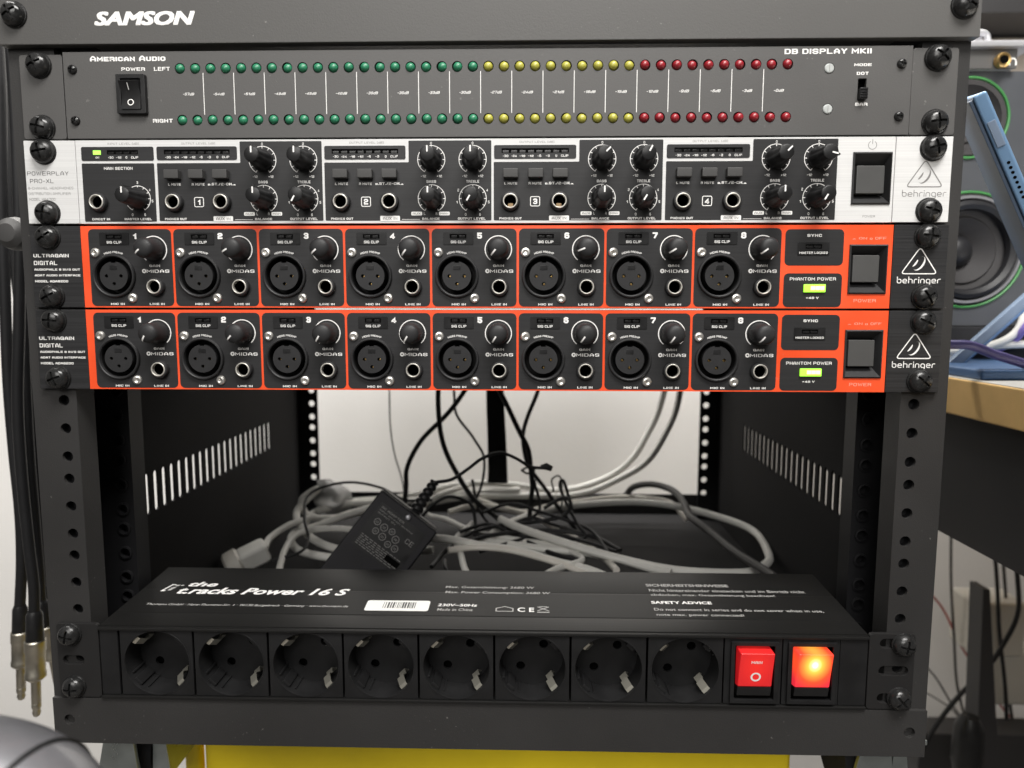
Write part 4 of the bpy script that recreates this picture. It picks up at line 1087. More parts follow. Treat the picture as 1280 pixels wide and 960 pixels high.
# grey leads
G2 = 'light grey mains cables lying coiled in the bay'
cable('grey_cable', [(190.2, 440.0, -182.5), (183.0, 435.0, -230.9), (168.1, 430.0, -270.8), (145.7, 425.0, -305.0), (113.0, 420.0, -330.7), (61.5, 410.0, -339.9), (6.3, 400.0, -332.2), (-39.0, 395.0, -329.4), (-78.6, 385.0, -334.5), (-117.5, 375.0, -341.3), (-176.1, 360.0, -343.0), (-206.6, 350.0, -351.1), (-209.1, 330.0, -358.1)], 3.7, 'cable_light', 'light grey cable hanging at the right and sweeping left behind the strap', group=G2)
cable('grey_cable', [(202.5, 420.0, -181.2), (197.9, 418.0, -228.7), (185.3, 414.0, -268.0), (158.2, 410.0, -307.3), (123.3, 405.0, -329.7), (74.6, 398.0, -342.3), (15.6, 390.0, -342.4), (-37.8, 380.0, -340.2), (-81.2, 370.0, -345.0)], 3.7, 'cable_light', 'outer light grey cable hanging at the right, nearest the rear rail', group=G2)
cable('grey_cable', [(-12.2, 250.0, -344.2), (9.1, 290.0, -341.1), (49.7, 330.0, -339.5), (101.4, 350.0, -337.9), (160.9, 350.0, -339.1), (215.1, 330.0, -344.0), (243.7, 290.0, -348.6), (242.5, 240.0, -351.8), (227.3, 205.0, -352.2), (200.8, 185.0, -350.4), (150.2, 180.0, -347.6), (98.8, 190.0, -340.9), (52.7, 210.0, -333.0), (21.3, 235.0, -331.4), (-1.5, 260.0, -328.8)], 3.6, 'cable_light', 'large loop of grey cable filling the right half of the bay floor', group=G2)
cable('grey_cable', [(-92.3, 330.0, -344.1), (-140.4, 320.0, -341.6), (-171.0, 310.0, -343.9), (-196.5, 300.0, -340.3), (-201.6, 300.0, -323.9), (-189.9, 310.0, -315.7), (-203.4, 290.0, -333.3), (-183.9, 260.0, -346.1), (-150.3, 235.0, -351.0), (-111.3, 225.0, -350.1), (-59.5, 215.0, -344.5)], 3.5, 'cable_light', 'grey cable loop around the translucent bag at the left', group=G2)
cable('grey_cable', [(-101.1, 310.0, -328.3), (-143.7, 300.0, -334.1), (-179.9, 285.0, -343.7), (-200.4, 270.0, -349.5), (-195.3, 250.0, -353.7), (-167.9, 225.0, -353.6), (-130.5, 215.0, -352.5), (-86.0, 205.0, -348.4)], 3.5, 'cable_light', 'lower grey cable loop beside the grey plug', group=G2)
cable('grey_cable', [(-58.6, 210.0, -331.2), (-33.7, 205.0, -332.2), (-2.4, 200.0, -335.8), (31.8, 190.0, -339.6), (64.4, 175.0, -342.6), (88.9, 160.0, -345.9)], 3.3, 'cable_light', 'grey cable running right along the back edge of the power strip', group=G2)
cable('grey_cable', [(-41.8, 185.0, -333.7), (-15.3, 190.0, -332.4), (18.4, 185.0, -334.5), (51.0, 170.0, -338.8), (75.7, 155.0, -344.0)], 2.7, 'cable_grey', 'brownish grey cable just behind the power strip', group=G2)
cable('grey_cable', [(-27.9, 260.0, -334.5), (-38.4, 230.0, -337.7), (-32.9, 190.0, -336.8), (-24.8, 160.0, -340.5), (-18.0, 140.0, -344.3)], 2.7, 'cable_light', 'short grey cable dropping behind the power strip by the adapter', group=G2)
cable('grey_cable', [(-42.6, 385.0, -328.7), (-66.6, 340.0, -327.8), (-83.9, 330.0, -337.2), (-75.8, 320.0, -345.3), (-55.3, 300.0, -343.2), (-20.0, 255.0, -342.8), (10.3, 240.0, -340.6)], 2.8, 'cable_light', 'small grey cable bend right of the adapter', group=G2)
cable('grey_cable', [(-66.9, 400.0, -338.3), (-28.5, 375.0, -344.2), (16.0, 360.0, -352.1), (50.9, 365.0, -346.1), (95.2, 375.0, -341.3), (142.1, 395.0, -344.6), (183.8, 400.0, -351.2), (202.3, 380.0, -365.4)], 3.0, 'cable_grey', 'short grey cable lying along the rear of the bay floor', group=G2)
# grey plug with its lead at the left
gp = root('mains_plug', (-217.6, 215.0, -350.5), 'light grey mains plug lying left on the bay floor', 'plug')
c0 = Vector((-217.6, 215.0, -350.5))
add('plug_body', MB().box(-13, 12, -11, 11, -8, 9).mesh('plug_body', 'cable_light', bevel=3.5, seg=3), gp, c0, (0.1, -.35, .5))
add('plug_face', MB().lathe([(12, -8), (15, -6), (15.5, 4), (13, 6)], 24, axis='x').mesh('plug_face', 'cable_grey'), gp, c0+Vector((-14, -6, -8)), (0, -.4, .5))
add('lead', MB().tube(spline([tuple(c0+Vector((8, 4, 5))), (-210.4, 235.0, -341.1), (-199.4, 255.0, -335.3), (-182.8, 275.0, -333.4)], 8), 3.0).mesh('lead', 'cable_light'), gp)
# translucent bag
bagm = MB().lathe([(0, -16), (12, -14), (19, -4), (20, 6), (14, 13), (0, 16)], 14, axis='z', mod=lambda a, t: 1+.18*sin(3*a+t)+.12*cos(5*a))
tag(add('plastic_bag', bagm.mesh('plastic_bag', 'bag', ang=60), None, (-186.2, 350.0, -335.0), (.2, .5, .3)), 'crumpled translucent plastic bag behind the grey coil', 'bag')
cable('dark_grey_cable', [(133.8, 400.0, -346.1), (141.9, 395.0, -333.5), (161.6, 380.0, -325.0), (177.4, 350.0, -323.3), (181.5, 310.0, -327.6), ((182.6, 270.0, -331.8)), (196.9, 220.0, -337.9), (213.5, 165.0, -339.8), (219.7, 130.0, -340.6)], 3.6, 'cable_dark', 'thick dark grey cable arching over the grey loop at the right')
cable('thin_black_cable', [(-71.1, 300.0, -322.8), (-99.2, 300.0, -323.0), (-120.7, 300.0, -310.9), (-151.1, 300.0, -305.5), (-176.4, 290.0, -307.2), (-186.9, 270.0, -313.1), (-180.5, 240.0, -324.3), (-170.1, 220.0, -335.7), (-171.6, 200.0, -341.8), (-192.4, 190.0, -345.4)], 1.3, 'cable_black', 'thin black cable arching from the adapter to the left side')
# power adapter leaning on the strip, with lead
pa = root('power_adapter', (-81.7, 135.0, -317.7), 'black plug-in power adapter leaning tilted behind the power strip', 'power adapter')
Rm = Matrix.Rotation(radians(38), 4, 'Y') @ Matrix.Rotation(radians(-16), 4, 'X')
ce = Vector((-80.2, 126.0, -304.6))
def pav(p): return tuple(ce + (Rm.to_3x3() @ Vector(p)))
bx = MB().box(-26, 26, -12, 18, -48, 27); bx.v = [pav(v) for v in bx.v]
po = add('adapter_body', bx.mesh('adapter_body', 'brick_plastic', bevel=1.6, seg=3), pa)
ew = MB().box(-25, 25, -6, 18.4, 27.0, 28.2); ew.v = [pav(v) for v in ew.v]
add('end_seam', ew.mesh('end_seam', 'plastic_soft', bevel=.4), po)
lb = MB().box(-20, 20, -12.25, -12.05, -16, 20); lb.v = [pav(v) for v in lb.v]
add('rating_label', lb.mesh('rating_label', 'plastic_black'), po)
eul = Rm.to_euler()
def patext(t_, x, z, w, h, wt=.5):
    o = add('lettering', stroke_mesh(t_, w, h, wt=wt, mt='print_grey'), po, pav((x, -12.35, z)), eul); return o
patext('AC ADAPTER', -8, 17.5, 20, 1.5)
patext('INPUT 100-240V 50/60HZ', -3, 15.0, 30, 1.1)
patext('OUTPUT 12V', -10, 12.9, 16, 1.1)
rng = random.Random(3)
mk = MB()
for cx_, cz_, r_ in ((-14, 7, 2.3), (-7.5, 6.5, 2.6), (-1, 7.5, 2.2), (4.5, 4.5, 2.6), (-11, 1, 2.2), (-4.5, .5, 2.5), (2, -1.5, 2.2), (8, -1, 2.4)):
    mk.ribbon([(cx_+p_[0], cz_+p_[1]) for p_ in circle(0, 0, r_, 14)], .22, True, y=-.01*rng.random())
    for q_ in range(2): mk.box(cx_-r_*.5, cx_+r_*.5, -.02, .0, cz_-.2+q_*.9-.5, cz_+.1+q_*.9-.5)
for k_ in range(6):   # rows of fine print too small to read
    x_ = -18
    while x_ < 14:
        w_ = rng.uniform(1.2, 3.6); mk.box(x_, x_+w_, -.02, 0, -6.3-1.5*k_, -5.8-1.5*k_); x_ += w_+rng.uniform(.6, 1.2)
o_ = add('approval_marks', mk.mesh('approval_marks', 'print_grey', recalc=False, smooth=False), po, pav((0, -12.35, 0)), eul)
patext('CE', 14, 8.5, 6.4, 3.6, .4)
add('barcode_label', cached('bcl', lambda: MB().box(-6, 6, -.05, .05, -2.2, 2.2).mesh('barcode_label', 'hole_black')), po, pav((12, -12.4, -9.5)), eul)
s0 = Vector(pav((4, -2, 26)))
e0 = Vector((-47.7, 150.0, -267.0))
sr = [tuple(s0.lerp(e0, t)) for t in [k/18 for k in range(19)]]
rr = [5.4-1.6*k/18 - (.9 if k % 3 == 2 else 0) for k in range(19)]
add('strain_relief', MB().tube(sr, rr, 14).mesh('strain_relief', 'plastic_black', ang=25), pa)
add('indicator_lamp', MB().lathe([(0, -1.5), (1.6, -1), (2.2, 0), (2.2, 2)], 14).mesh('indicator_lamp', 'ring_silver'), pa, pav((2, -13.0, 22.6)), eul)
add('lead', MB().tube(spline([tuple(e0), (-34.6, 155.0, -265.6), (-22.4, 160.0, -258.4), (-11.4, 165.0, -251.0), (2.4, 170.0, -247.5), (15.1, 175.0, -253.0), (26.1, 180.0, -260.6), (36.5, 180.0, -261.9), (43.0, 180.0, -261.2)], 9), 1.35).tube([(35.2, 180.0, -261.2), (39.7, 180.0, -260.5), (44.3, 180.0, -262.5)], [1.8, 3.0, 2.2]).mesh('lead', 'cable_black'), pa)
# tangle of thin black leads on the floor of the bay
G3 = 'thin black leads tangled on the bay floor'
cable('tangled_lead', [(-77.5, 240.0, -328.6), (-61.7, 260.0, -313.9), (-47.1, 265.0, -309.8), (-29.7, 265.0, -316.6), (-24.8, 260.0, -330.6), (-24.8, 240.0, -343.2)], 1.7, 'cable_black', 'thin black lead looping beside the adapter', group=G3)
cable('tangled_lead', [(-53.2, 170.0, -342.0), (-46.3, 200.0, -340.5), (-29.0, 230.0, -334.7), (-1.0, 250.0, -332.6), (32.4, 260.0, -331.6), (56.4, 262.0, -326.6), (65.3, 262.0, -316.5), (57.9, 265.0, -309.7), (39.9, 262.0, -319.8)], 1.8, 'cable_black', 'black lead crossing the bay floor in a long curve', group=G3)
cable('tangled_lead', [(-24.4, 235.0, -336.3), (3.0, 240.0, -337.7), (39.5, 240.0, -340.3), (75.5, 235.0, -338.3), (70.7, 250.0, -330.4), (56.0, 290.0, -306.9), (60.1, 295.0, -301.8), (67.8, 275.0, -326.5)], 1.6, 'cable_black', 'black lead looping over the grey cables', group=G3)
cable('tangled_lead', [(-43.6, 200.0, -340.5), (-17.8, 225.0, -335.8), (24.9, 240.0, -334.4), (54.3, 245.0, -335.8), (86.3, 235.0, -338.2), (104.7, 210.0, -341.1)], 1.9, 'cable_black', 'black lead ending at the right of the tangle', group=G3)
cable('tangled_lead', [(-16.4, 205.0, -342.0), (14.3, 225.0, -338.5), (46.6, 235.0, -335.6), (74.7, 225.0, -337.9), (100.7, 205.0, -340.7)], 1.5, 'cable_black', 'lowest black lead of the tangle', group=G3)
cable('tangled_lead', [(50.8, 320.0, -318.9), (49.1, 320.0, -306.4), (57.2, 320.0, -303.0), (59.4, 310.0, -324.5), (52.3, 290.0, -339.1)], .9, 'cable_dark', 'fine dark lead standing up in a small hook', group=G3)
cable('tangled_lead', [(-42.7, 165.0, -334.6), (-39.0, 150.0, -336.8), (-36.6, 140.0, -344.5)], 1.6, 'cable_black', 'short black lead dropping behind the power strip', group=G3)
cable('tangled_lead', [(-8.5, 250.0, -344.1), (24.8, 265.0, -330.1), (47.5, 262.0, -334.4), (83.2, 240.0, -338.4), (54.5, 250.0, -334.4)], 1.6, 'cable_black', 'black lead doubling back within the tangle', group=G3)

cable('grey_cable', [(-18.6, 235.0, -342.2), (25.0, 215.0, -340.7), (66.3, 205.0, -341.1), (105.5, 190.0, -342.3), (140.5, 165.0, -343.3)], 3.3, 'cable_light', 'grey cable lying straight from the tangle to the right, behind the strip', group=G2)
cable('grey_cable', [(-57.6, 320.0, -340.9), (-25.3, 330.0, -336.7), (16.5, 320.0, -340.2), (55.9, 280.0, -345.5), (85.0, 220.0, -346.3), (97.0, 175.0, -344.9)], 2.9, 'cable_grey', 'grey cable bending right and forward through the tangle', group=G2)
cable('grey_cable', [(-197.7, 330.0, -345.1), (-172.0, 345.0, -340.5), (-131.1, 355.0, -341.2), (-81.1, 370.0, -339.6), (-29.2, 385.0, -337.8), (15.5, 395.0, -336.4)], 3.6, 'cable_light', 'grey cable running along the back from the bag to the strap', group=G2)
cable('grey_cable', [(-162.7, 130.0, -345.1), (-178.2, 170.0, -343.3), (-190.2, 215.0, -345.9), (-186.9, 240.0, -339.5), (-163.1, 255.0, -338.0), (-131.6, 250.0, -339.2), (-106.1, 235.0, -343.1)], 2.8, 'cable_light', 'innermost grey loop left of the adapter', group=G2)
cable('grey_cable', [(25.2, 120.0, -338.7), (44.3, 160.0, -339.8), (70.3, 185.0, -340.8), (53.0, 215.0, -340.5), (17.8, 230.0, -340.1), (-15.3, 240.0, -337.8)], 2.7, 'cable_light', 'grey cable doubling back behind the middle of the strip', group=G2)
cable('tangled_lead', [(-31.0, 300.0, -302.1), (-21.7, 280.0, -328.7), (-1.6, 262.0, -338.7), (34.0, 270.0, -325.3), (30.9, 290.0, -299.1)], 1.5, 'cable_black', 'black lead hanging in a U between two thick cables', group=G3)
cable('tangled_lead', [(-36.7, 235.0, -334.1), (-10.7, 250.0, -331.2), (10.3, 240.0, -337.6), (44.3, 205.0, -341.3), (68.7, 190.0, -342.7)], 1.7, 'cable_black', 'black lead lying forward over the grey cables', group=G3)
cable('tangled_lead', [(-18.2, 262.0, -323.4), (9.4, 275.0, -319.1), (37.0, 268.0, -324.7), (63.6, 255.0, -329.7), (83.1, 240.0, -333.9), (93.8, 205.0, -340.8)], 1.6, 'cable_black', 'black lead arching over the middle of the tangle', group=G3)
tie = spline([(18.3, 298.0, -291.5), (24.6, 294.0, -287.4), (30.9, 298.0, -291.5), (24.6, 304.0, -296.1), (18.3, 298.0, -291.5)], 6)
tag(add('cable_tie', MB().tube(tie, 1.1, 8).mesh('cable_tie', 'cable_black')), 'small black tie round the two cables that meet in a Y', 'cable tie')

# ================================================================== THE SETTING AND THE THINGS AROUND THE RACK
setting(add('back_wall', MB().box(-3000, 3000, 780, 800, -1300, 1900).mesh('back_wall', 'wall_paint')))
setting(add('floor', MB().box(-3000, 3000, -2500, 900, -1320, -1300.5).mesh('floor', 'floor_grey')))
# desk at the right
dk = root('desk', (700, 200, -1300), 'desk with pale wooden edge and black frame right of the rack', 'desk')
add('desktop', MB().box(338, 1400, -260, 640, -210.5, -183.5).mesh('desktop', 'desk_edge', bevel=1.6), dk)
add('top_surface', MB().box(339.5, 1398, -258, 638, -183.45, -183.0).mesh('top_surface', 'desk_top'), dk)
add('apron', MB().box(347, 352, -200, 636, -306, -210.6).mesh('apron', 'desk_frame', bevel=.8), dk)
add('crossbar', MB().box(300, 1300, 560, 600, -760, -725).mesh('crossbar', 'desk_frame', bevel=1), dk)
# tall narrow black stand
sd = root('floor_stand', (560, 430, -1300), 'tall narrow black metal stand under the desk at the right', 'stand')
pt = [(564.2, 430.0, -460.1), (569.8, 430.0, -461.1)]
a0, a1, b0, b1 = (563.3, 430.0, -461.1), (571.7, 430.0, -462.0), (571.3, 430.0, -692.6), (599.0, 430.0, -692.1)
m_ = MB()
m_.v = [a0, a1, b1, b0] + [(p[0], p[1]+26, p[2]) for p in (a0, a1, b1, b0)]
m_.f = [(0,1,2,3),(4,7,6,5),(0,4,5,1),(1,5,6,2),(2,6,7,3),(3,7,4,0)]
add('blade', m_.mesh('blade', 'desk_frame', bevel=1.0), sd)
c1 = Vector((539.3, 400.0, -637.1))
add('clamp', MB().lathe([(0, -45), (12, -42), (17, -20), (16, 20), (9, 34), (0, 36)], 14, axis='z').mesh('clamp', 'plastic_black'), sd, c1)
tag(add('cable_tray', MB().box(*(lambda a, b: (a[0], b[0], 520, 560, a[2]-120, a[2]))((554.1, 520.0, -701.1), (922.0, 520.0, -694.6))).mesh('cable_tray', 'desk_frame', bevel=2)), 'dark grey metal cable tray running low behind the stand', 'cable tray')
ad = (691.1, 600.0, -558.5)
pw_ = root('wall_adapter', ad, 'pale power adapter on the wall behind the hanging cables', 'power adapter')
add('adapter_body', MB().box(-42, 30, -30, 30, -60, 20).mesh('adapter_body', 'wall_plastic', bevel=6, seg=3), pw_, ad)
add('socket_box', MB().box(-10, 75, -14, 34, -140, -62).mesh('socket_box', 'wall_plastic', bevel=5, seg=3), pw_, ad)
G4 = 'cables hanging under the desk'
cable('hanging_cable', [(622.4, 600.0, -394.5), (628.6, 600.0, -487.9), (637.3, 600.0, -583.2), (648.7, 600.0, -668.0), (661.7, 590.0, -729.4), (653.6, 560.0, -734.6)], 1.8, 'cable_dark', 'grey cable hanging closest to the rack under the desk', group=G4)
cable('hanging_cable', [(653.9, 560.0, -405.6), (663.1, 560.0, -472.8), (675.3, 560.0, -564.0), (689.8, 560.0, -656.9), (701.4, 560.0, -751.7)], 2.6, 'cable_black', 'straight black cable right of the stand', group=G4)
cable('hanging_cable', [(682.9, 590.0, -414.2), (699.5, 590.0, -518.6), (712.4, 590.0, -601.4), (718.8, 590.0, -685.7), (736.7, 590.0, -771.3)], 2.2, 'cable_dark', 'dark cable bending slightly right of the straight one', group=G4)
cable('hanging_cable', [(649.6, 520.0, -393.8), (666.4, 520.0, -479.7), (668.5, 520.0, -534.3), (653.3, 520.0, -581.0), (617.9, 510.0, -612.9), (581.0, 500.0, -646.6), (557.7, 500.0, -685.9), (543.9, 500.0, -714.3)], 3.0, 'cable_black', 'thick black cable sweeping from upper right to lower left', group=G4)
cable('hanging_cable', [(598.5, 620.0, -531.9), (633.2, 620.0, -568.1), (662.3, 620.0, -623.0), (701.2, 620.0, -678.4), (742.7, 620.0, -734.2), (789.6, 620.0, -765.0)], 1.6, 'cable_red', 'thin red cable crossing the wall diagonally', group=G4)
cable('hanging_cable', [(612.0, 620.0, -654.8), (630.9, 620.0, -676.9), (653.8, 615.0, -713.8), (669.9, 600.0, -741.8), (654.0, 560.0, -740.6)], 1.4, 'cable_dark', 'thin grey cable slanting down to the clamp', group=G4)
cable('hanging_cable', [(609.8, 622.0, -696.0), (636.6, 622.0, -710.7), (660.7, 615.0, -728.7), (666.9, 590.0, -754.0)], 1.1, 'cable_dark', 'finest grey cable just below the slanting one', group=G4)
# monitor loudspeaker
sk = root('monitor_speaker', (430, 300, -165), 'grey studio monitor with green rings round its drivers', 'speaker')
add('baffle', MB().prism(rrect(341, 500, -147, 65.8, 9, 5), 242, 262, holes=[circle(396, 28, 33, 40), circle(402, -82, 47.5, 48)]).mesh('baffle', 'speaker_grey', bevel=1.5, seg=3), sk)
add('cabinet', MB().box(341, 500, 262.2, 430, -147, 65.8).mesh('cabinet', 'speaker_grey', bevel=2), sk)
add('isolation_pad', MB().box(345, 496, 236, 430, -182.8, -147.5).mesh('isolation_pad', 'pad_black', bevel=2), sk)
def driver(nm, x, z, R, cone):
    d = add(nm, MB().lathe([(R, 0), (R-1.5, -1.6), (R-5, -1.2), (R-7, 3), (R*.62, 7), (R*.58, 5), (R*.3, 17), (0, 14)], 48).mesh(nm, cone), sk, (x, 241.8, z))
    add('green_ring', MB().lathe([(R+2.0, .2), (R+1.8, -1.6), (R+.9, -2.1), (R, -1.6), (R-.2, .2)], 56).mesh('green_ring', 'ring_green'), d, (x, 241.8, z))  # plain green ring, its own colour
    return d
driver('tweeter', 396, 28, 32, 'cone_black')
wf = driver('woofer', 402, -82, 48, 'cone_black')
add('surround', MB().lathe([(42, 0), (41.5, -4), (38, -6.5), (34.5, -4), (33.5, 1)], 48).mesh('surround', 'cone_rubber'), wf, (402, 241.8, -82))
add('trim_ring', MB().lathe([(46, -.5), (45.5, -3.4), (43.5, -3.4), (43, -.5)], 48).mesh('trim_ring', 'ring_silver'), wf, (402, 241.8, -82))
add('dome', MB().lathe([(14, 1.5), (13, -1.5), (9, -5), (0, -8)], 32).mesh('dome', 'ring_silver'), sk, (396, 254, 28))
add('phase_plug', MB().lathe([(15, 8), (13, 2), (8, -3), (0, -5)], 32).mesh('phase_plug', 'cone_rubber'), sk, (402, 252, -82))
for zx, zz in ((352, 57), (490, 57), (352, -138), (490, -138)):
    add('face_screw', PANEL_SCREW, sk, (zx, 242, zz))
# small device on the loudspeaker, with headphone socket
a_, b_ = (375.2, 236.0, 81.5), (428.8, 236.0, 64.6)
sc_ = root('sound_card', (a_[0], 300, a_[2]-24), 'small dark sound card with brass headphone socket on top of the grey speaker', 'sound card')
zb = 66.2
zt_ = 81.5
add('front_panel', MB().box(a_[0]-40, b_[0], 236, 238, zb, zt_).mesh('front_panel', 'panel_grey'), sc_)
add('card_body', MB().box(a_[0]-40, b_[0]-1, 238.1, 330, zb, zt_).mesh('card_body', 'silver_case'), sc_)
add('card_lid', MB().box(a_[0]-44, b_[0]+14, 230, 340, zt_+.3, zt_+5.5).mesh('card_lid', 'silver_case', bevel=1.5), sc_)
jj = (415.1, 232.0, 71.6)
add('headphone_socket', MB().lathe([(6, 3), (6, -1), (5, -2), (3.6, -1.6), (3.4, 3)], 28).mesh('headphone_socket', 'brass'), sc_, jj)
add('socket_bore', MB().lathe([(0, -1.0), (3.4, -1.0), (3.4, 0)], 20).mesh('socket_bore', 'hole_black'), sc_, jj)
hp_ = (425.3, 235.5, 71.4)
add('headphone_symbol', MB().ribbon([(2.6*cos(radians(a)), 2.6*sin(radians(a))) for a in range(0, 181, 20)], .5).box(-3.3, -1.9, -.02, .02, -3, 0).box(1.9, 3.3, -.02, .02, -3, 0).mesh('headphone_symbol', 'print_white', recalc=False), sc_, hp_)
ub, uc = (406.2, 250.0, 92.7), (419.9, 250.0, 104.9)
hd = MB().tube(spline([(ub[0]-60, 262, ub[2]+2), (ub[0]-60, 262, uc[2]), (uc[0]-10, 262, uc[2]), (uc[0], 262, uc[2]-6), (uc[0], 262, ub[2]-2)], 6), 2.6).box(ub[0]-56, uc[0]-3, 264, 268, ub[2]-2, uc[2]-2)
tag(add('silver_handle_box', hd.mesh('silver_handle_box', 'silver_case')), 'small silver framed box standing on the sound card lid', 'box')
# dark shelf high at the right and an added panel for the darker beige wall behind
s0_, s1_ = (460.8, 420.0, 183.4), (819.6, 420.0, 192.3)
tag(add('wall_shelf', MB().box(s0_[0], s1_[0]+100, 420, 640, s0_[2], s0_[2]+26).mesh('wall_shelf', 'desk_frame', bevel=2)), 'dark shelf above the speaker in the upper right corner', 'shelf')
tag(add('beige_wall_panel', MB().box(470, 1300, 480, 636, -183, s0_[2]-2).mesh('beige_wall_panel', 'beige_wall', bevel=3)), 'beige brown wall panel behind the speaker and sound card', 'wall panel')
# tablet leaning in its stand
tb = root('tablet', (300, 40, -175), 'blue tablet leaning on its edge between rack and speaker', 'tablet')
A = Vector((252.1, -6.0, -25.0)); B = Vector((287.0, -6.0, -93.7)); A2 = Vector((317.6, 120.0, 8.5))
d_ = (B-A).normalized(); wd = (A2-A); wd = (wd - d_*wd.dot(d_)).normalized(); nrm = d_.cross(wd).normalized()
if nrm.x < 0: nrm = -nrm
def slab(L0, L1, n0, n1, y0, y1):
    m_ = MB(); m_.box(L0, L1, y0, y1, n0, n1)
    m_.v = [tuple(A + d_*v[0] + nrm*v[2] + wd*v[1]) for v in m_.v]; return m_
LT = (B-A).length*2.15
add('tablet_body', slab(0, LT, -3.2, 3.2, 0, 165).mesh('tablet_body', 'tablet_blue', bevel=1.2, seg=3), tb)
add('case_back', slab(1.5, LT, -5.2, -3.3, 1.5, 166).mesh('case_back', 'case_slate', bevel=.6), tb)
add('top_button', slab(15, 29, -1.9, 1.9, -.6, .3).mesh('top_button', 'case_light', bevel=.5), tb)
qr = wd.to_track_quat('Y', 'Z').to_euler()
for k in range(8):
    p_ = A + d_*(38+2.75*k)
    add('speaker_hole', cached('sh', lambda: MB().lathe([(0, -.12), (.8, -.1), (.8, .2)], 12).mesh('speaker_hole', 'hole_black')), tb, (p_.x, p_.y, p_.z), qr)
ts = root('tablet_stand', (430, 260, -183), 'slate blue folding tablet stand with slanting arm on the desk', 'tablet stand')
qa, qb = Vector((341.5, 190.0, -202.0)), Vector((430.0, 190.0, -117.3))
m_ = MB(); dd = (qb-qa).normalized(); nn = Vector((-dd.z, 0, dd.x))
m_.box(0, (qb-qa).length, 0, 6, -4.5, 4.5); m_.v = [tuple(qa+dd*v[0]+nn*v[2]+Vector((0, v[1], 0))) for v in m_.v]
add('arm', m_.mesh('arm', 'case_light', bevel=1), ts)
m_ = MB(); m_.box(0, (qb-qa).length, -2, 0, -4.5, -3.0); m_.v = [tuple(qa+dd*v[0]+nn*v[2]+Vector((0, v[1], 0))) for v in m_.v]
add('arm_rib', m_.mesh('arm_rib', 'folio_blue', bevel=.4), ts)
add('base', MB().box(345, 620, 120, 238, -182.9, -175.5).mesh('base', 'folio_blue', bevel=2, seg=3), ts)
cable('purple_cable', [(294.3, 130.0, -156.7), (328.3, 130.0, -157.8), (345.4, 130.0, -159.4), (362.8, 130.0, -166.8), (385.9, 130.0, -173.7), (408.6, 130.0, -175.9)], 3.4, 'cable_purple', 'dark purple cable crossing in front of the stand arm')
cable('lilac_cable', [(418.9, 240.0, -174.0), (437.5, 235.0, -164.6), (439.4, 225.0, -155.3), (440.3, 215.0, -145.0), (449.0, 215.0, -131.7)], 2.8, 'cable_lilac', 'lilac cable at the right edge between the white ones')
G5 = 'white cables lying at the foot of the speaker'
cable('white_cable', [(372.1, 225.0, -169.1), (405.5, 225.0, -166.2), (428.4, 225.0, -159.4), (439.4, 225.0, -147.2), (445.6, 225.0, -131.7), (448.2, 225.0, -114.9)], 3.2, 'cable_light', 'white cable curving up at the right edge', group=G5)
cable('white_cable', [(380.9, 228.0, -173.3), (414.0, 228.0, -165.0), (454.1, 228.0, -162.2), (480.8, 228.0, -162.1)], 3.4, 'cable_light', 'white cable running level to the right edge', group=G5)
# cables with jack plugs hanging left of the rack
G6 = 'black jack cables hanging left of the rack'
def jack_cable(pts, r, plug_top, plug_dir, label, s=1.0):
    R = root('jack_cable', pts[0], label, 'jack cable', G6)
    p = Vector(plug_top); d = Vector(plug_dir).normalized()
    add('cord', MB().tube(spline(pts+[tuple(p)], 10), r, 12).mesh('cord', 'cable_black'), R)
    q = d.to_track_quat('Z', 'Y').to_euler()
    def z(prof, nm, mt, seg=20): 
        me = MB().lathe(prof, seg, axis='z').mesh(nm, mt); o = add(nm, me, R, tuple(p), tuple(q)); return o
    z([(r*1.05, -1), (5.4*s, 2), (5.9*s, 20*s), (5.6*s, 22*s)], 'boot', 'plastic_black')
    z([(6.2*s, 21*s), (6.9*s, 22*s), (7.0*s, 30*s), (6.5*s, 31*s), (6.5*s, 46*s), (7.0*s, 47*s), (7.0*s, 50*s), (4.6*s, 52.5*s)], 'sleeve_body', 'nickel_dull', 24)
    z([(3.2, 52*s), (3.2, 70*s), (3.0, 70.5*s), (3.2, 71*s), (3.2, 74*s), (2.4, 75.5*s), (2.9, 78*s), (2.2, 80.5*s), (.2, 82*s)], 'jack_pin', 'nickel_dull')
jack_cable([(-344.0, 120.0, 67.9), (-345.3, 120.0, 14.6), (-349.8, 120.0, -51.1), (-352.7, 120.0, -118.7), (-355.2, 120.0, -182.4), (-355.1, 120.0, -235.8), (-353.9, 120.0, -284.3), (-355.4, 120.0, -321.4)], 3.7, (-359.4, 120.0, -357.7), (-.06, 0, -1), 'leftmost jack cable with its nickel plug hanging highest', .92)
jack_cable([(-324.5, 105.0, 41.2), (-325.2, 105.0, -11.0), (-327.7, 105.0, -75.3), (-332.7, 105.0, -141.4), (-338.1, 105.0, -198.1), (-339.1, 105.0, -250.3), (-337.7, 105.0, -303.6), (-336.3, 105.0, -333.8)], 3.7, (-337.3, 105.0, -355.1), (-.05, 0, -1), 'middle jack cable with the largest nickel plug in front', 1.0)
jack_cable([(-353.6, 150.0, -22.7), (-355.5, 150.0, -99.7), (-360.9, 150.0, -172.9), (-362.1, 150.0, -241.9), (-361.2, 150.0, -299.8), (-361.6, 150.0, -332.5)], 3.5, (-361.3, 150.0, -347.0), (.12, .1, -1), 'rear jack cable with its plug half hidden by the rack edge', 1.0)
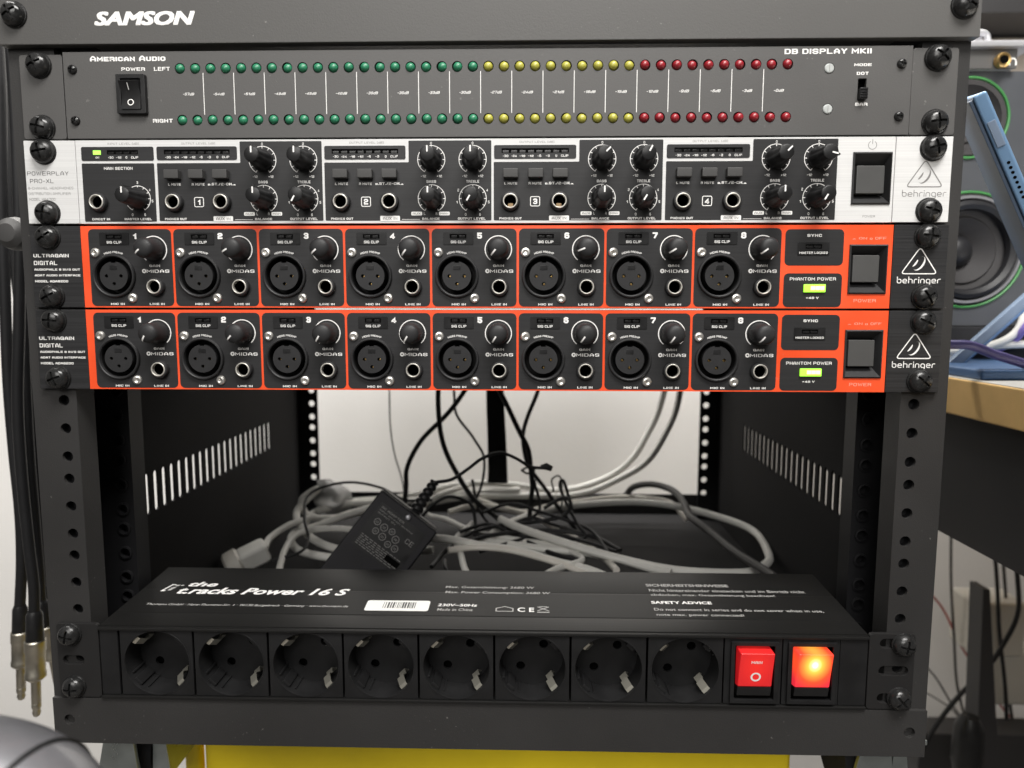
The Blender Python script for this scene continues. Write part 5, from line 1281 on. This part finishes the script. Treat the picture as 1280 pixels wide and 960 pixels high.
cable('black_cable', [(-370.6, 160.0, 61.2), (-370.7, 160.0, -20.6), (-374.6, 160.0, -105.1), (-372.5, 160.0, -179.9), (-369.8, 160.0, -231.0), (-368.4, 160.0, -283.1), (-366.9, 160.0, -336.2), (-366.4, 160.0, -366.6)], 3.8, 'cable_black', 'plain black cable hanging between the jack cables and the rack')
# yellow case and steel brackets the rack stands on
yc = root('yellow_case', (30, 200, -430), 'yellow plastic case under the rack', 'case')
ya, yb = (-193.9, 62.0, -429.7), (202.4, 62.0, -429.3)
yz = -385.2
add('case_top', MB().box(ya[0], yb[0]-2, 60, 330, -520, yz-3).mesh('case_top', 'yellow_plastic', bevel=4, seg=3), yc)
for s_, x_ in ((-1, ya[0]-9), (1, yb[0]-14)):
    add('corner_post', MB().lathe([(6, -140), (6, -4)], 20, axis='z').mesh('corner_post', 'yellow_plastic'), yc, (x_, 66, yz))
G7 = 'zinc plated castor brackets under the rack'
for px_, lab in (((-219.9, 40.0, -421.6), 'steel castor bracket under the left front corner of the rack'), ((236.7, 40.0, -418.6), 'steel castor bracket under the right front corner of the rack')):
    R = root('castor_bracket', (px_[0], 50, -400), lab, 'bracket', G7)
    x_ = px_[0]
    add('mounting_plate', MB().box(x_-22, x_+24, 14, 75, -388.6, -385.6).mesh('mounting_plate', 'zinc', bevel=.6), R)
    m_ = MB().prism([(x_-20, -425), (x_+8, -425), (x_+5, -397), (x_-14, -397)], 16, 19)
    add('fork', m_.mesh('fork', 'zinc', bevel=.5), R)
    m_ = MB().prism([(x_+10, -425), (x_+22, -425), (x_+18, -389), (x_+12, -389)], 26, 60)
    add('fork', m_.mesh('fork', 'zinc', bevel=.5), R)
    add('wheel', MB().lathe([(0, -12), (20, -12), (24, -8), (24, 8), (20, 12), (0, 12)], 32, axis='x').mesh('wheel', 'pad_black'), R, (x_-4, 48, -416))
    add('axle_bolt', MB().lathe([(0, -4), (4.5, -3.5), (5, 0)], 6, cap=True).mesh('axle_bolt', 'zinc'), R, (x_+14, 25, -396))
# glossy shell close to the lens, bottom left
gs = root('computer_mouse', (-114.1, -215.0, -271.7), 'out of focus glossy grey rounded mouse in the lower left corner', 'mouse')
gc = Vector((-145.7, -205.0, -282.2))
add('shell', MB().lathe([(cos(radians(a)), sin(radians(a))) for a in range(-90, 91, 6)], 48, axis='z').xf(Matrix.Diagonal((55, 40, 33, 1))).mesh('shell', 'glossy_grey', ang=60), gs, gc)
for xs_, w_ in ((33, .8),):
    q_ = sqrt(1-(xs_/55)**2)
    add('seam', MB().tube([(xs_, -40*q_*cos(radians(a)), 33*q_*sin(radians(a))) for a in range(0, 181, 6)], w_, 8).mesh('seam', 'rail_dark'), gs, gc)

jack_cable([(-340.1, 135.0, -14.6), (-348.2, 135.0, -83.2), (-352.1, 135.0, -159.8), (-354.2, 135.0, -238.8), (-353.7, 135.0, -301.4), (-353.3, 135.0, -339.7)], 3.3, (-353.6, 135.0, -360.4), (.05, .1, -1), 'jack cable whose plug hangs just behind the largest one', .95)


# ------------------------------------------------------------------ lay out the lettering set in the built-in face
lidq = [q for q in FONTQ if q[10] == 'LID']; FONTQ[:] = [q for q in FONTQ if q[10] != 'LID']
for q in lidq:
    (X, Y) = q[12]
    FONTQ.append((hz, q[1], (X-W[hz].x), (Y-W[hz].y), q[4], q[5], q[6], q[7], q[8], (-313.5+(Y+1)*TT+.08-W[hz].z), 'lettering', True, None))
flush_fonts()
for o in hz.children:
    if o.name.startswith('lettering'): o.rotation_euler = (TILT, 0, 0)
bpy.context.view_layer.update()
